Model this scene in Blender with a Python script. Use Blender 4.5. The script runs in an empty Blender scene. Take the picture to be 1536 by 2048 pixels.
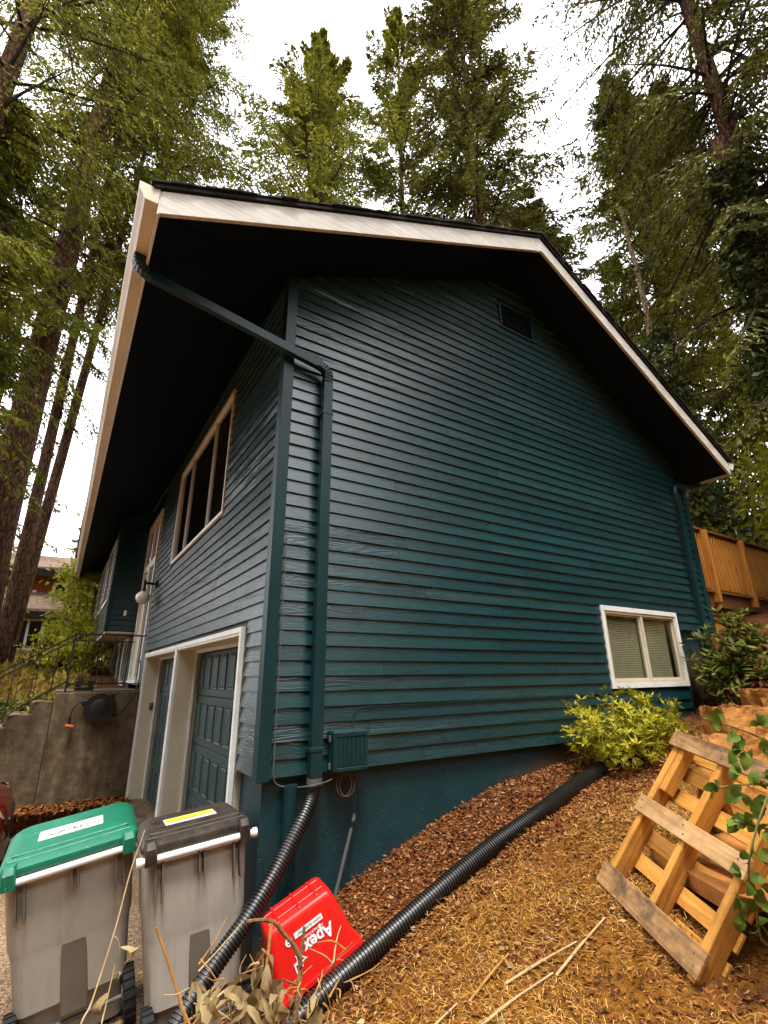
import bpy, bmesh, math, random
import numpy as np
from mathutils import Vector, Matrix, Euler

# ------------------------------------------------------------------ camera, sky, sun, exposure
S = bpy.context.scene
COL = S.collection
CAM_POS = Vector((-1.2649, -3.5528, 1.8071))
YAW, PITCH, ROLL = 0.572, 0.326, -0.0102
cp, sp, cy_, sy_ = math.cos(PITCH), math.sin(PITCH), math.cos(YAW), math.sin(YAW)
fw = Vector((sy_*cp, cy_*cp, sp)); rt = Vector((cy_, -sy_, 0)); up = rt.cross(fw)
r2 = rt*math.cos(ROLL) + up*math.sin(ROLL); u2 = up*math.cos(ROLL) - rt*math.sin(ROLL)
cam = bpy.data.cameras.new('camera'); camo = bpy.data.objects.new('camera', cam); COL.objects.link(camo)
camo.matrix_world = Matrix(((r2.x, u2.x, -fw.x, CAM_POS.x), (r2.y, u2.y, -fw.y, CAM_POS.y), (r2.z, u2.z, -fw.z, CAM_POS.z), (0, 0, 0, 1)))
cam.sensor_fit = 'HORIZONTAL'; cam.sensor_width = 36; cam.lens = 968.2/1536*36
cam.clip_start = 0.05; cam.clip_end = 2000
S.camera = camo

SUN_EL, SUN_AZ = math.radians(70), math.radians(205)      # azimuth measured from +Y towards +X
W = bpy.data.worlds.new('World'); S.world = W; W.use_nodes = True
nt = W.node_tree; nt.nodes.clear()
sky = nt.nodes.new('ShaderNodeTexSky'); sky.sky_type = 'NISHITA'; sky.sun_disc = False
sky.sun_elevation = SUN_EL; sky.sun_rotation = SUN_AZ; sky.dust_density = 4.0; sky.air_density = 1.0; sky.ozone_density = 1.0
hs = nt.nodes.new('ShaderNodeHueSaturation'); hs.inputs['Saturation'].default_value = 0.07
mixw = nt.nodes.new('ShaderNodeMix'); mixw.data_type = 'RGBA'; mixw.inputs[0].default_value = 0.75
mixw.inputs[7].default_value = (11.4, 11.4, 11.8, 1)         # even cloud deck
bg = nt.nodes.new('ShaderNodeBackground'); bg.inputs['Strength'].default_value = 0.15
outw = nt.nodes.new('ShaderNodeOutputWorld')
nt.links.new(sky.outputs[0], hs.inputs['Color']); nt.links.new(hs.outputs[0], mixw.inputs[6])
nt.links.new(mixw.outputs[2], bg.inputs['Color']); nt.links.new(bg.outputs[0], outw.inputs['Surface'])
sun = bpy.data.lights.new('sun', 'SUN'); suno = bpy.data.objects.new('sun', sun); COL.objects.link(suno)
sun.energy = 1.5; sun.angle = math.radians(11); sun.color = (1.0, 0.93, 0.82)
sd = Vector((math.sin(SUN_AZ)*math.cos(SUN_EL), math.cos(SUN_AZ)*math.cos(SUN_EL), math.sin(SUN_EL)))
suno.rotation_euler = sd.to_track_quat('Z', 'Y').to_euler()
suno.location = (-6, -8, 12)
S.view_settings.view_transform = 'Standard'; S.view_settings.look = 'None'
S.view_settings.exposure = 1.45; S.view_settings.gamma = 1.0; S.view_settings.use_curve_mapping = False
S.cycles.max_bounces = 6; S.cycles.transparent_max_bounces = 8

rnd = random.Random(7); RNG = np.random.default_rng(11)

# ------------------------------------------------------------------ material helpers
class NT:
    def __init__(s, name):
        s.m = bpy.data.materials.new(name); s.m.use_nodes = True; s.t = s.m.node_tree
        s.t.nodes.clear(); s.out = s.n('ShaderNodeOutputMaterial'); s.p = s.n('ShaderNodeBsdfPrincipled')
        s.l(s.p.outputs[0], s.out.inputs['Surface'])
    def n(s, t, **kw):
        x = s.t.nodes.new(t)
        for k, v in kw.items(): setattr(x, k, v)
        return x
    def l(s, a, b): s.t.links.new(a, b)
    def coord(s, rand=True, scale=(1, 1, 1), rot=(0, 0, 0)):
        tc = s.n('ShaderNodeTexCoord'); mp = s.n('ShaderNodeMapping')
        mp.inputs['Scale'].default_value = scale; mp.inputs['Rotation'].default_value = rot
        if rand:
            oi = s.n('ShaderNodeObjectInfo'); mu = s.n('ShaderNodeMath', operation='MULTIPLY'); mu.inputs[1].default_value = 37.0
            s.l(oi.outputs['Random'], mu.inputs[0]); ad = s.n('ShaderNodeVectorMath', operation='ADD')
            s.l(tc.outputs['Object'], ad.inputs[0]); s.l(mu.outputs[0], ad.inputs[1]); s.l(ad.outputs[0], mp.inputs['Vector'])
        else: s.l(tc.outputs['Object'], mp.inputs['Vector'])
        return mp.outputs[0]
    def noise(s, vec, scale, detail=4, rough=0.6, dist=0):
        n = s.n('ShaderNodeTexNoise'); n.inputs['Scale'].default_value = scale; n.inputs['Detail'].default_value = detail
        n.inputs['Roughness'].default_value = rough; n.inputs['Distortion'].default_value = dist; s.l(vec, n.inputs['Vector']); return n.outputs['Fac']
    def ramp(s, fac, stops):
        r = s.n('ShaderNodeValToRGB'); e = r.color_ramp.elements
        while len(e) < len(stops): e.new(0.5)
        for i, (p, c) in enumerate(stops):
            e[i].position = p; e[i].color = (c[0], c[1], c[2], 1) if not isinstance(c, (int, float)) else (c, c, c, 1)
        s.l(fac, r.inputs[0]); return r.outputs[0]
    def mix(s, fac, a, b, mode='MIX'):
        m = s.n('ShaderNodeMix', data_type='RGBA', blend_type=mode)
        for sock, v in ((m.inputs[0], fac), (m.inputs[6], a), (m.inputs[7], b)):
            if hasattr(v, 'is_linked') or hasattr(v, 'links'): s.l(v, sock)
            elif isinstance(v, (int, float)): sock.default_value = v
            else: sock.default_value = (v[0], v[1], v[2], 1)
        return m.outputs[2]
    def math(s, op, a, b=None):
        m = s.n('ShaderNodeMath', operation=op)
        for i, v in enumerate((a, b)):
            if v is None: continue
            if isinstance(v, (int, float)): m.inputs[i].default_value = v
            else: s.l(v, m.inputs[i])
        return m.outputs[0]
    def bump(s, h, strength=0.3, dist=0.01, normal=None):
        b = s.n('ShaderNodeBump'); b.inputs['Strength'].default_value = strength if isinstance(strength, (int, float)) else 1
        if not isinstance(strength, (int, float)): s.l(strength, b.inputs['Strength'])
        b.inputs['Distance'].default_value = dist; s.l(h, b.inputs['Height'])
        if normal: s.l(normal, b.inputs['Normal'])
        return b.outputs[0]
    def set(s, color=None, rough=None, spec=None, normal=None, metal=None):
        for k, v in (('Base Color', color), ('Roughness', rough), ('Specular IOR Level', spec), ('Normal', normal), ('Metallic', metal)):
            if v is None: continue
            if isinstance(v, (int, float)): s.p.inputs[k].default_value = v
            elif isinstance(v, (tuple, list)): s.p.inputs[k].default_value = (v[0], v[1], v[2], 1)
            else: s.l(v, s.p.inputs[k])
        return s.m

def simple(name, c, rough=0.6, spec=0.4, var=0.25, scale=6.0, bump=0.15, bscale=60.0, metal=0.0, bdist=0.004):
    t = NT(name); v = t.coord()
    a = tuple(x*(1-var) for x in c); b = tuple(min(1, x*(1+var)) for x in c)
    col = t.ramp(t.noise(v, scale, 5), [(0.3, a), (0.7, b)])
    nrm = t.bump(t.noise(v, bscale, 3), bump, bdist)
    return t.set(col, rough, spec, nrm, metal)

def mat_paint():
    t = NT('teal_paint'); tc = t.n('ShaderNodeTexCoord'); oi = t.n('ShaderNodeObjectInfo')
    off = t.n('ShaderNodeCombineXYZ'); r = oi.outputs['Random']
    t.l(t.math('MULTIPLY', r, 91.0), off.inputs[0]); t.l(t.math('MULTIPLY', r, 53.0), off.inputs[2]); t.l(t.math('MULTIPLY', r, 53.0), off.inputs[1])
    ad = t.n('ShaderNodeVectorMath', operation='ADD'); t.l(tc.outputs['Object'], ad.inputs[0]); t.l(off.outputs[0], ad.inputs[1])
    mp = t.n('ShaderNodeMapping'); mp.inputs['Scale'].default_value = (1.1, 1.1, 13); t.l(ad.outputs[0], mp.inputs['Vector'])
    # flat-sawn figure: contour lines of a stretched noise
    fig = t.noise(mp.outputs[0], 1.0, 1.5, 0.45, 0.6)
    rings = t.math('FRACT', t.math('MULTIPLY', fig, 16.0))
    tri = t.math('ABSOLUTE', t.math('SUBTRACT', t.math('MULTIPLY', rings, 2.0), 1.0))
    mp2 = t.n('ShaderNodeMapping'); mp2.inputs['Scale'].default_value = (6, 6, 130); t.l(ad.outputs[0], mp2.inputs['Vector'])
    fine = t.noise(mp2.outputs[0], 1.0, 3, 0.7)
    r2 = t.math('FRACT', t.math('MULTIPLY', r, 17.3))
    strong = t.n('ShaderNodeMapRange'); t.l(r2, strong.inputs[0]); strong.inputs[1].default_value = 0.45; strong.inputs[2].default_value = 0.95
    strong.inputs[3].default_value = 0.10; strong.inputs[4].default_value = 0.85
    h = t.math('ADD', t.math('MULTIPLY', tri, strong.outputs[0]), t.math('MULTIPLY', fine, 0.55))
    b1 = t.bump(h, 0.9, 0.0026)
    mp3 = t.n('ShaderNodeMapping'); mp3.inputs['Scale'].default_value = (90, 90, 5); t.l(ad.outputs[0], mp3.inputs['Vector'])
    b2 = t.bump(t.noise(mp3.outputs[0], 1.0, 2), 0.25, 0.001, b1)
    c = t.ramp(r, [(0.0, (0.0036, 0.030, 0.036)), (0.5, (0.0048, 0.037, 0.044)), (1.0, (0.0066, 0.045, 0.052))])
    wear = t.ramp(t.noise(ad.outputs[0], 3.0, 6, 0.7), [(0.35, 0.82), (0.7, 1.12)])
    col = t.mix(1.0, c, wear, 'MULTIPLY')
    rough = t.ramp(fine, [(0.3, 0.24), (0.75, 0.40)])
    t.p.inputs['Coat Weight'].default_value = 0.36; t.p.inputs['Coat Roughness'].default_value = 0.30; t.l(b2, t.p.inputs['Coat Normal'])
    return t.set(col, rough, 0.8, b2)

def mat_foundation():
    t = NT('painted_concrete'); v = t.coord(False)
    pits = t.n('ShaderNodeTexVoronoi'); pits.inputs['Scale'].default_value = 26; pits.inputs['Randomness'].default_value = 1; t.l(v, pits.inputs['Vector'])
    big = t.noise(v, 5, 5)
    pit = t.ramp(pits.outputs['Distance'], [(0.0, 0.0), (0.20, 1.0)])
    gate = t.ramp(t.noise(v, 5, 2), [(0.44, 0.0), (0.55, 1.0)])
    hh = t.mix(gate, (1, 1, 1), pit)
    b = t.bump(hh, 1.0, 0.02, t.bump(t.noise(v, 40, 4), 0.35, 0.004))
    col = t.ramp(big, [(0.3, (0.005, 0.031, 0.037)), (0.7, (0.008, 0.042, 0.049))])
    spk = t.ramp(t.noise(v, 70, 2), [(0.70, 0.0), (0.76, 1.0)])
    col = t.mix(t.math('MULTIPLY', spk, 0.6), col, (0.22, 0.24, 0.22)); col = t.mix(t.ramp(hh, [(0.0, 0.75), (0.5, 0.0)]), col, (0.003, 0.012, 0.014))
    g = t.n('ShaderNodeNewGeometry'); sx = t.n('ShaderNodeSeparateXYZ'); t.l(g.outputs['Position'], sx.inputs[0])
    hgt = t.math('SUBTRACT', sx.outputs['Z'], t.math('ADD', t.math('MULTIPLY', sx.outputs['X'], .30), .24))
    sp_ = t.math('ADD', t.math('MULTIPLY', hgt, -2.6), t.noise(v, 11, 5, .75)); splash = t.ramp(sp_, [(.42, 0.0), (.78, .75)])
    col = t.mix(splash, col, (.075, .040, .020))
    return t.set(col, 0.5, 0.45, b)

def mat_white(name, c, grain=0.0):
    t = NT(name); v = t.coord(False)
    col = t.ramp(t.noise(v, 2.5, 6, 0.7), [(0.3, tuple(x*0.82 for x in c)), (0.65, c)])
    if grain:
        mp = t.coord(False, (0.5, 6, 22)); w = t.noise(mp, 3.0, 5, 0.75, 1.5)
        st = t.ramp(w, [(0.42, 1.0), (0.60, 0.68)]); col = t.mix(1.0, col, st, 'MULTIPLY')
        nrm = t.bump(w, 0.5, 0.004)
    else: nrm = t.bump(t.noise(v, 50, 3), 0.12, 0.002)
    return t.set(col, 0.5, 0.4, nrm)

def mat_wood(name, c1, c2, c3, axis=0, dirt=0.0, rough=0.75, sc=1.0):
    t = NT(name); s = [26*sc, 26*sc, 26*sc]; s[axis] = 1.6*sc
    v = t.coord(True, tuple(s)); f = t.noise(v, 1.0, 5, 0.65, 1.2)
    col = t.ramp(f, [(0.25, c1), (0.5, c2), (0.72, c3)])
    v2 = t.coord(True); 
    if dirt:
        d = t.ramp(t.noise(v2, 5.0, 5, 0.7), [(0.46, 0.0), (0.66, 1.0)])
        col = t.mix(t.math('MULTIPLY', d, dirt), col, (0.035, 0.026, 0.018))
    k = t.n('ShaderNodeTexVoronoi'); k.inputs['Scale'].default_value = 7; t.l(v2, k.inputs['Vector'])
    kn = t.ramp(k.outputs['Distance'], [(0.03, 1.0), (0.10, 0.0)])
    col = t.mix(t.math('MULTIPLY', kn, 0.7), col, tuple(x*0.35 for x in c1))
    return t.set(col, rough, 0.25, t.bump(f, 0.5, 0.003))

def mat_bark(name, c1, c2, sc=1.0):
    t = NT(name); v = t.coord(True, (sc, sc, sc*0.22))
    vo = t.n('ShaderNodeTexVoronoi'); vo.inputs['Scale'].default_value = 14; vo.feature = 'DISTANCE_TO_EDGE'; t.l(v, vo.inputs['Vector'])
    n = t.noise(v, 9, 5, 0.7)
    col = t.ramp(n, [(0.3, c1), (0.7, c2)])
    cr = t.ramp(vo.outputs['Distance'], [(0.0, 0.25), (0.16, 1.0)])
    col = t.mix(1.0, col, cr, 'MULTIPLY')
    return t.set(col, 0.95, 0.1, t.bump(cr, 0.9, 0.03, t.bump(n, 0.6, 0.02)))

def mat_leaf(name, c1, c2, c3, sc=1.3, trans=0.3, rough=0.55):
    t = NT(name); g = t.n('ShaderNodeNewGeometry')
    v = t.coord(True)
    big = t.noise(v, sc, 3, 0.6)
    rr = t.math('ADD', t.math('MULTIPLY', big, 0.72), t.math('MULTIPLY', g.outputs['Random Per Island'], 0.28))
    col = t.ramp(rr, [(0.30, c1), (0.50, c2), (0.70, c3)])
    t.set(col, rough, 0.12)
    tr = t.n('ShaderNodeBsdfTranslucent'); t.l(col, tr.inputs['Color'])
    mx = t.n('ShaderNodeMixShader'); mx.inputs[0].default_value = trans
    t.l(t.p.outputs[0], mx.inputs[1]); t.l(tr.outputs[0], mx.inputs[2]); t.l(mx.outputs[0], t.out.inputs['Surface'])
    return t.m

def mat_islands(name, stops, rough=0.85, spec=0.2):
    t = NT(name); g = t.n('ShaderNodeNewGeometry'); v = t.coord(False)
    f = t.math('ADD', t.math('MULTIPLY', g.outputs['Random Per Island'], 0.65), t.math('MULTIPLY', t.noise(v, 1.6, 3), 0.35))
    return t.set(t.ramp(f, stops), rough, spec)

def mat_ground():
    t = NT('soil'); g = t.n('ShaderNodeNewGeometry'); pos = g.outputs['Position']
    sx = t.n('ShaderNodeSeparateXYZ'); t.l(pos, sx.inputs[0])
    n1 = t.noise(pos, 1.3, 5, 0.6); n2 = t.noise(pos, 18, 6, 0.75); n3 = t.noise(pos, 55, 4, 0.7)
    soil = t.ramp(n2, [(0.25, (0.040, 0.014, 0.006)), (0.5, (0.12, 0.044, 0.014)), (0.75, (0.22, 0.10, 0.036))])
    straw = t.ramp(n2, [(0.25, (0.055, 0.022, 0.006)), (0.5, (0.19, 0.076, 0.012)), (0.75, (0.38, 0.18, 0.036))])
    moss = t.ramp(n1, [(0.5, 0.0), (0.66, 1.0)])
    straw = t.mix(t.math('MULTIPLY', moss, 0.55), straw, (0.20, 0.085, 0.004)); straw = t.mix(t.ramp(t.noise(pos, 3.1, 4, 0.7), [(0.50, 0.0), (0.62, 0.8)]), straw, soil)
    edge = t.math('ADD', sx.outputs['Y'], t.math('MULTIPLY', n1, 0.8))
    m = t.ramp(t.math('ADD', t.math('MULTIPLY', edge, -1.0), 0.0), [(0.30, 0.0), (0.62, 1.0)])
    col = t.mix(m, soil, straw)
    return t.set(col, 0.95, 0.1, t.bump(n3, 0.8, 0.015, t.bump(n2, 0.8, 0.03)))

def mat_aggregate():
    t = NT('exposed_aggregate'); g = t.n('ShaderNodeNewGeometry'); pos = g.outputs['Position']
    vo = t.n('ShaderNodeTexVoronoi'); vo.inputs['Scale'].default_value = 95; t.l(pos, vo.inputs['Vector'])
    hv = t.n('ShaderNodeSeparateColor'); t.l(vo.outputs['Color'], hv.inputs[0])
    col = t.ramp(hv.outputs[0], [(0.1, (0.10, 0.058, 0.03)), (0.5, (0.24, 0.15, 0.085)), (0.9, (0.42, 0.30, 0.18))])
    col = t.mix(1.0, col, t.ramp(t.noise(pos, 1.4, 5), [(0.3, 0.65), (0.7, 1.05)]), 'MULTIPLY')
    return t.set(col, 0.85, 0.25, t.bump(vo.outputs['Distance'], 0.6, 0.006))

def mat_concrete():
    t = NT('weathered_concrete'); v = t.coord(False)
    mp = t.coord(False, (2.2, 2.2, 0.5))
    st = t.noise(mp, 1.6, 6, 0.7); n = t.noise(v, 7, 6, 0.7)
    col = t.ramp(st, [(0.3, (0.075, 0.050, 0.028)), (0.5, (0.145, 0.103, 0.060)), (0.72, (0.24, 0.18, 0.115))])
    col = t.mix(1.0, col, t.ramp(n, [(0.3, 0.62), (0.7, 1.2)]), 'MULTIPLY'); col = t.mix(1.0, col, t.ramp(t.noise(v, 1.7, 6, 0.75), [(0.35, 0.6), (0.65, 1.2)]), 'MULTIPLY')
    return t.set(col, 0.9, 0.2, t.bump(n, 0.7, 0.016, t.bump(t.noise(v, 45, 4), 0.3, 0.004)))

def mat_glass(name, tint=(0.02, 0.02, 0.02)):
    t = NT(name); t.set(tint, 0.04, 0.6); t.p.inputs['Transmission Weight'].default_value = 0.0
    tr = t.n('ShaderNodeBsdfTransparent'); gl = t.n('ShaderNodeBsdfGlossy'); gl.inputs['Roughness'].default_value = 0.03
    lw = t.n('ShaderNodeLayerWeight'); lw.inputs[0].default_value = 0.5
    fr = t.math('ADD', t.math('MULTIPLY', t.math('POWER', lw.outputs['Facing'], 5.0), 0.95), 0.05)
    mx = t.n('ShaderNodeMixShader'); t.l(fr, mx.inputs[0]); t.l(tr.outputs[0], mx.inputs[1]); t.l(gl.outputs[0], mx.inputs[2])
    tr.inputs[0].default_value = (0.82, 0.85, 0.82, 1); t.l(mx.outputs[0], t.out.inputs['Surface']); return t.m

M = {}
M['paint'] = mat_paint(); M['found'] = mat_foundation()
M['trimpaint'] = simple('teal_trim', (0.004, 0.029, 0.034), 0.42, 0.35, 0.15, 4, 0.2, 80)
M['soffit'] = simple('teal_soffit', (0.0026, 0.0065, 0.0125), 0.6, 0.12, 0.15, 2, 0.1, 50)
M['white'] = mat_white('white_paint', (0.84, 0.84, 0.82)); M['whitegrain'] = mat_white('white_rough_board', (0.74, 0.70, 0.62), 1)
M['cream'] = mat_white('cream_paint', (0.66, 0.58, 0.44)); M['gutter'] = mat_white('gutter_enamel', (0.72, 0.64, 0.48))
M['yellowcream'] = mat_white('pale_yellow_trim', (0.72, 0.64, 0.40))
M['shingle'] = simple('asphalt_shingle', (0.022, 0.022, 0.024), 0.9, 0.2, 0.5, 18, 0.6, 150, 0, 0.004)
M['garage'] = simple('garage_door_paint', (0.028, 0.056, 0.053), 0.5, 0.35, 0.12, 3, 0.1, 60)
M['glass'] = mat_glass('window_glass'); M['dark'] = simple('dark_interior', (0.012, 0.010, 0.008), 0.8, 0.2, 0.3, 3)
M['room'] = simple('room_beyond', (0.11, 0.075, 0.045), 0.9, 0.1, 0.3, 1.5)
M['blind'] = simple('blind_slats', (0.66, 0.56, 0.38), 0.6, 0.3, 0.1, 5)
M['black'] = simple('black_plastic', (0.011, 0.011, 0.012), 0.38, 0.5, 0.25, 10, 0.1, 90)
M['rail'] = simple('black_iron', (0.012, 0.010, 0.009), 0.5, 0.5, 0.3, 10, 0.2, 90)
M['pipe'] = simple('corrugated_plastic', (0.014, 0.0125, 0.011), 0.36, 0.5, 0.35, 6, 0.15, 70)
M['conc'] = mat_concrete(); M['agg'] = mat_aggregate(); M['ground'] = mat_ground()
def mat_grimy(name, c, rough=0.5):
    t = NT(name); v = t.coord(True); vs_ = t.coord(True, (9, 9, 1.3))
    base = t.ramp(t.noise(v, 2.5, 4), [(0.3, tuple(x*.86 for x in c)), (0.7, tuple(x*1.08 for x in c))])
    st = t.ramp(t.noise(vs_, 1.0, 5, 0.7), [(0.48, 0.0), (0.74, 0.38)]); col = t.mix(st, base, tuple(x*.38 for x in c))
    sc = t.ramp(t.noise(t.coord(True, (40, 40, 6)), 1.0, 3, .8), [(0.66, 0.0), (0.72, 0.45)]); col = t.mix(sc, col, (.62, .58, .52))
    return t.set(col, t.ramp(t.noise(v, 14, 4), [(.3, rough*.8), (.7, rough*1.3)]), 0.4, t.bump(t.noise(v, 160, 2), .12, .002))
M['binbody'] = mat_grimy('bin_plastic', (0.40, 0.365, 0.32))
M['bindark'] = simple('bin_recess_plastic', (0.13, 0.105, 0.082), 0.5, 0.4, 0.12, 4, 0.1, 120)
M['green'] = mat_grimy('green_lid_plastic', (0.006, 0.165, 0.092), .42)
M['blacklid'] = simple('faded_black_lid', (0.028, 0.020, 0.013), 0.55, 0.4, 0.85, 11, 0.5, 45)
M['red'] = simple('red_plastic', (0.62, 0.010, 0.006), 0.38, 0.5, 0.08, 5, 0.08, 70)
M['decal'] = simple('white_decal', (0.80, 0.80, 0.80), 0.5, 0.3, 0.04, 5, 0.02)
M['ink'] = simple('grey_ink', (0.06, 0.07, 0.09), 0.6, 0.3, 0.3, 30)
M['yellow'] = simple('yellow_sticker', (0.78, 0.70, 0.04), 0.5, 0.3, 0.08, 8)
M['rubber'] = simple('rubber_tyre', (0.014, 0.014, 0.014), 0.75, 0.3, 0.3, 20, 0.3, 80)
M['oldx'] = mat_wood('weathered_board', (0.15, 0.070, 0.024), (0.31, 0.165, 0.065), (0.44, 0.26, 0.12), 0, 0.8)
M['tanx'] = mat_wood('sun_bleached_board', (0.30, 0.15, 0.055), (0.48, 0.28, 0.12), (0.60, 0.39, 0.20), 0, 0.35)
M['newx'] = mat_wood('yellow_pine_board', (0.30, 0.105, 0.015), (0.52, 0.235, 0.038), (0.66, 0.36, 0.085), 0, 0.2)
M['newz'] = mat_wood('yellow_pine_stringer', (0.25, 0.085, 0.012), (0.47, 0.20, 0.032), (0.62, 0.32, 0.075), 2, 0.3)
M['deckz'] = mat_wood('stained_deck_timber', (0.30, 0.105, 0.012), (0.48, 0.19, 0.026), (0.60, 0.27, 0.045), 2, 0.0)
M['deckx'] = mat_wood('stained_deck_rail', (0.12, 0.045, 0.012), (0.19, 0.08, 0.020), (0.26, 0.115, 0.032), 0, 0.0)
M['bark'] = mat_bark('fir_bark', (0.050, 0.024, 0.013), (0.16, 0.082, 0.045), 1.0)
M['barkpale'] = mat_bark('snag_bark', (0.20, 0.14, 0.07), (0.42, 0.31, 0.17), 2.0)
M['twig'] = simple('twig_bark', (0.035, 0.024, 0.016), 0.9, 0.1, 0.4, 8)
M['fir'] = mat_leaf('fir_needles', (0.046, 0.056, 0.006), (0.130, 0.138, 0.013), (0.31, 0.30, 0.034), 0.55, 0.33)
M['firdark'] = mat_leaf('dark_needles', (0.032, 0.034, 0.006), (0.084, 0.083, 0.012), (0.20, 0.185, 0.028), 0.55, 0.28)
M['ivy'] = mat_leaf('ivy_leaves', (0.014, 0.022, 0.006), (0.034, 0.048, 0.010), (0.10, 0.12, 0.025), 2.0, 0.15, 0.35)
M['maple'] = mat_leaf('maple_leaves', (0.16, 0.17, 0.012), (0.34, 0.34, 0.022), (0.55, 0.53, 0.06), 1.2, 0.35)
M['shrub'] = mat_leaf('lime_leaves', (0.12, 0.12, 0.008), (0.34, 0.31, 0.016), (0.62, 0.55, 0.07), 4.0, 0.25, 0.45)
M['rhodo'] = mat_leaf('rhododendron_leaves', (0.035, 0.045, 0.009), (0.10, 0.115, 0.018), (0.25, 0.25, 0.045), 2.5, 0.2, 0.4)
M['rust'] = mat_leaf('rust_leaves', (0.05, 0.018, 0.007), (0.12, 0.042, 0.014), (0.22, 0.085, 0.03), 3.0, 0.2)
M['bramble'] = mat_leaf('bramble_leaf', (0.040, 0.075, 0.010), (0.095, 0.150, 0.020), (0.24, 0.28, 0.05), 5.0, 0.35, 0.4)
M['cover'] = mat_leaf('hillside_cover', (0.10, 0.07, 0.012), (0.24, 0.18, 0.026), (0.42, 0.33, 0.06), 1.0, 0.3)
M['dryleaf'] = mat_leaf('dry_leaf', (0.20, 0.13, 0.055), (0.34, 0.25, 0.12), (0.50, 0.40, 0.21), 8, 0.25, 0.8)
M['straw'] = mat_islands('dry_grass', [(0.15, (0.10, 0.038, 0.007)), (0.36, (0.32, 0.125, 0.014)), (0.58, (0.56, 0.28, 0.048)), (0.82, (0.80, 0.53, 0.18))])
M['mulch'] = mat_islands('bark_mulch', [(0.15, (0.050, 0.016, 0.006)), (0.45, (0.165, 0.050, 0.012)), (0.72, (0.30, 0.115, 0.032)), (0.9, (0.46, 0.27, 0.12))])
M['redbark'] = mat_islands('red_bark_chips', [(0.15, (0.08, 0.022, 0.006)), (0.5, (0.22, 0.075, 0.018)), (0.9, (0.40, 0.17, 0.05))])
M['paper'] = simple('kraft_paper', (0.42, 0.185, 0.045), 0.8, 0.2, 0.22, 5, 0.9, 7, 0, 0.04)
M['card'] = simple('cardboard', (0.36, 0.145, 0.036), 0.85, 0.2, 0.35, 5, 0.8, 10, 0, 0.02)
M['redwood'] = mat_wood('red_cedar_siding', (0.14, 0.030, 0.008), (0.24, 0.055, 0.014), (0.32, 0.085, 0.022), 2, 0.0, 0.8, 0.3)
M['nroof'] = simple('brown_shingles', (0.20, 0.135, 0.10), 0.9, 0.2, 0.25, 5, 0.4, 40)
M['globe'] = simple('opal_glass', (0.80, 0.74, 0.66), 0.3, 0.5, 0.03, 4, 0.0)
M['carred'] = simple('dark_red_car_paint', (0.10, 0.006, 0.004), 0.12, 0.6, 0.06, 3, 0.0)
M['chrome'] = simple('chrome', (0.75, 0.75, 0.75), 0.08, 0.5, 0.05, 3, 0.0, 60, 1.0)
M['orange'] = simple('orange_plastic', (0.60, 0.10, 0.02), 0.4, 0.4, 0.1, 6)
M['grey'] = simple('grey_pvc', (0.10, 0.10, 0.10), 0.5, 0.4, 0.2, 8)
M['stem'] = simple('dry_stalk', (0.36, 0.19, 0.055), 0.75, 0.2, 0.3, 14, 0.3, 60)
M['stemgrey'] = simple('lichen_branch', (0.20, 0.125, 0.06), 0.9, 0.1, 0.5, 40, 0.9, 120, 0, 0.006)
M['stempink'] = simple('pale_cane', (0.46, 0.32, 0.17), 0.6, 0.3, 0.2, 14)
M['greencane'] = simple('green_cane', (0.14, 0.12, 0.035), 0.6, 0.3, 0.3, 14)
M['stone'] = simple('pale_stone', (0.24, 0.16, 0.095), 0.85, 0.2, 0.3, 9, 0.3, 60)

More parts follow.
